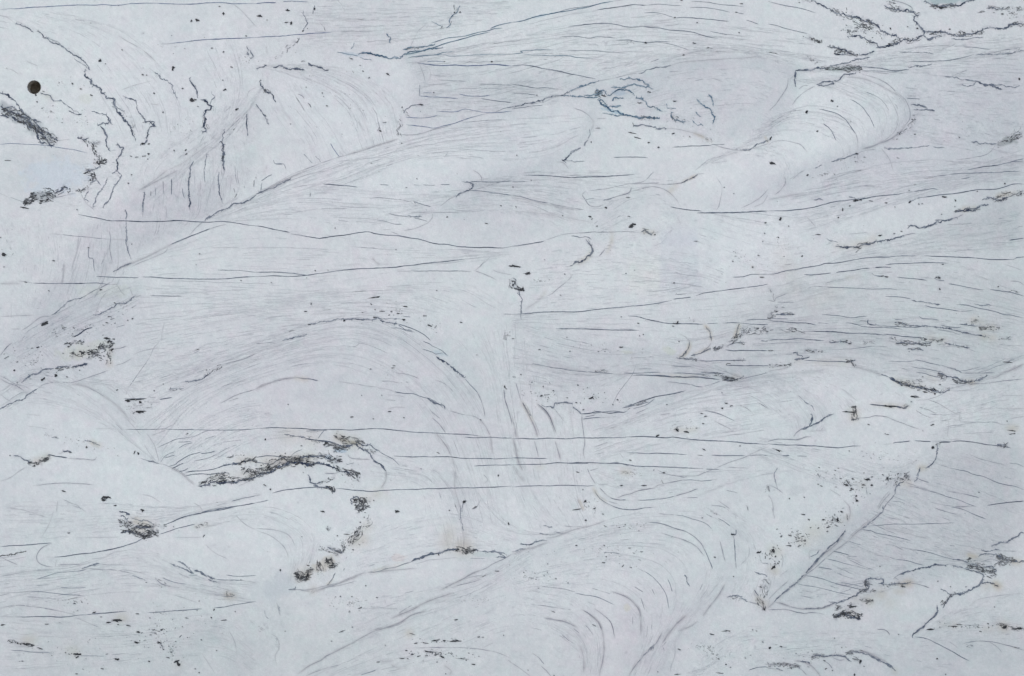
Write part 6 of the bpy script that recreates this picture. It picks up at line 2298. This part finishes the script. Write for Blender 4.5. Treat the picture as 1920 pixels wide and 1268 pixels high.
# the flat of the backing round that square and the block's other faces
X0, X1, Y0, Y1 = -MX-120, 1920+MX+120, -MX-120, 1268+MX+120
xs = [X0, HXC-60, HXC+60, X1]; ys = [Y0, HYC-60, HYC+60, Y1]
g0 = len(VV); VV = np.vstack([VV, np.array([W(x, y, THICK+.002) for y in ys for x in xs]), np.array([W(x, y, .14) for x, y in ((X0, Y0), (X1, Y0), (X1, Y1), (X0, Y1))])])
for j in range(3):
    for i in range(3):
        if i == 1 and j == 1: continue
        F.append([g0+j*4+i, g0+(j+1)*4+i, g0+(j+1)*4+i+1, g0+j*4+i+1])
kk = g0+16; fc = [g0, g0+3, g0+15, g0+12]
for i in range(4): F.append([fc[i], fc[(i+1) % 4], kk+(i+1) % 4, kk+i])
F.append([kk, kk+1, kk+2, kk+3])
wall = make_mesh('wall', VV, F, M_CORE); wall['kind'] = 'structure'

# ---- veins, seams and inclusions: thin mineral infills let into the slab's face
TC = {'fine': np.array([78, 84, 102.]), 'indigo': np.array([40, 60, 106.]), 'teal': np.array([26, 62, 92.]), 'blue': np.array([34, 47, 70.]), 'dark': np.array([26, 30, 36.])}
def join(pieces, tone, depth):
    vs, fs, ds, o, lv = [], [], [], 0, []
    pieces = sorted(pieces, key=lambda q: float(q[2].mean()))       # every piece on a level of its own
    for i, (v, f, d) in enumerate(pieces):
        vs.append(v); fs.append(f+o); ds.append(d); o += len(v)
        lv.append(np.full(len(v), depth+(i % 193)*1.0e-6))
    v = np.vstack(vs); f = np.vstack(fs); d = np.concatenate(ds)[:, None]
    base_ = img_at(v); col = base_*(1-d)+TC[tone]*d
    P = W(v[:, 0], v[:, 1], 0.0); P[:, 1] = -np.concatenate(lv); return P, f, albedo(col)
def clip_inside(pieces):
    ok = []
    for v, f, d in pieces:
        c = v.mean(0)
        if np.hypot(c[0]-HXC, c[1]-HYC) < HR+1: continue
        ok.append((v, f, d))
    return ok
order = {'hairline_crack': 0, 'jagged_seam': 1, 'crumbled_seam': 2, 'dark_inclusion': 3}
PARTS = [(n_, clip_inside(pc), tn, sz) for n_, pc, tn, sz in PARTS if pc]
PARTS = [p for p in PARTS if p[1]]
rest = {}
for nm in order:
    L = sorted([p for p in PARTS if p[0] == nm], key=lambda p: -p[3])
    for i, (n_, pc, tn, sz) in enumerate(L):
        dp = .00026+.00008*order[nm]+(i % 53)*1.1e-6
        if i >= 290:
            rest.setdefault(nm, []).extend(pc); continue
        cc = np.mean([q[0].mean(0) for q in pc], 0)
        if tn == 'blue' and ((1075 < cc[0] < 1350 and 140 < cc[1] < 240) or (600 < cc[0] < 1100 and 20 < cc[1] < 112)): tn = 'teal'
        if tn == 'blue' and nm == 'hairline_crack' and cc[0] < 900 and cc[1] < 300: tn = 'indigo'
        v, f, c = join(pc, tn, dp)
        make_mesh(nm, v, f, M_VEIN, c, slab)
for nm, pc in rest.items():
    v, f, c = join(pc, 'dark', .00072)
    o = make_mesh('small_'+nm, v, f, M_VEIN, c, slab); o['kind'] = 'stuff'
v, f, c = join(clip_inside(FINE), 'fine', .00003)
o = make_mesh('fine_veining', v, f, M_VEIN, c, slab); o['kind'] = 'stuff'
v, f, c = join(clip_inside(SPECKS), 'dark', .00023)
o = make_mesh('mineral_specks', v, f, M_VEIN, c, slab); o['kind'] = 'stuff'
print('parts', len(PARTS), 'specks', len(SPECKS), 'grid', NX, NY)
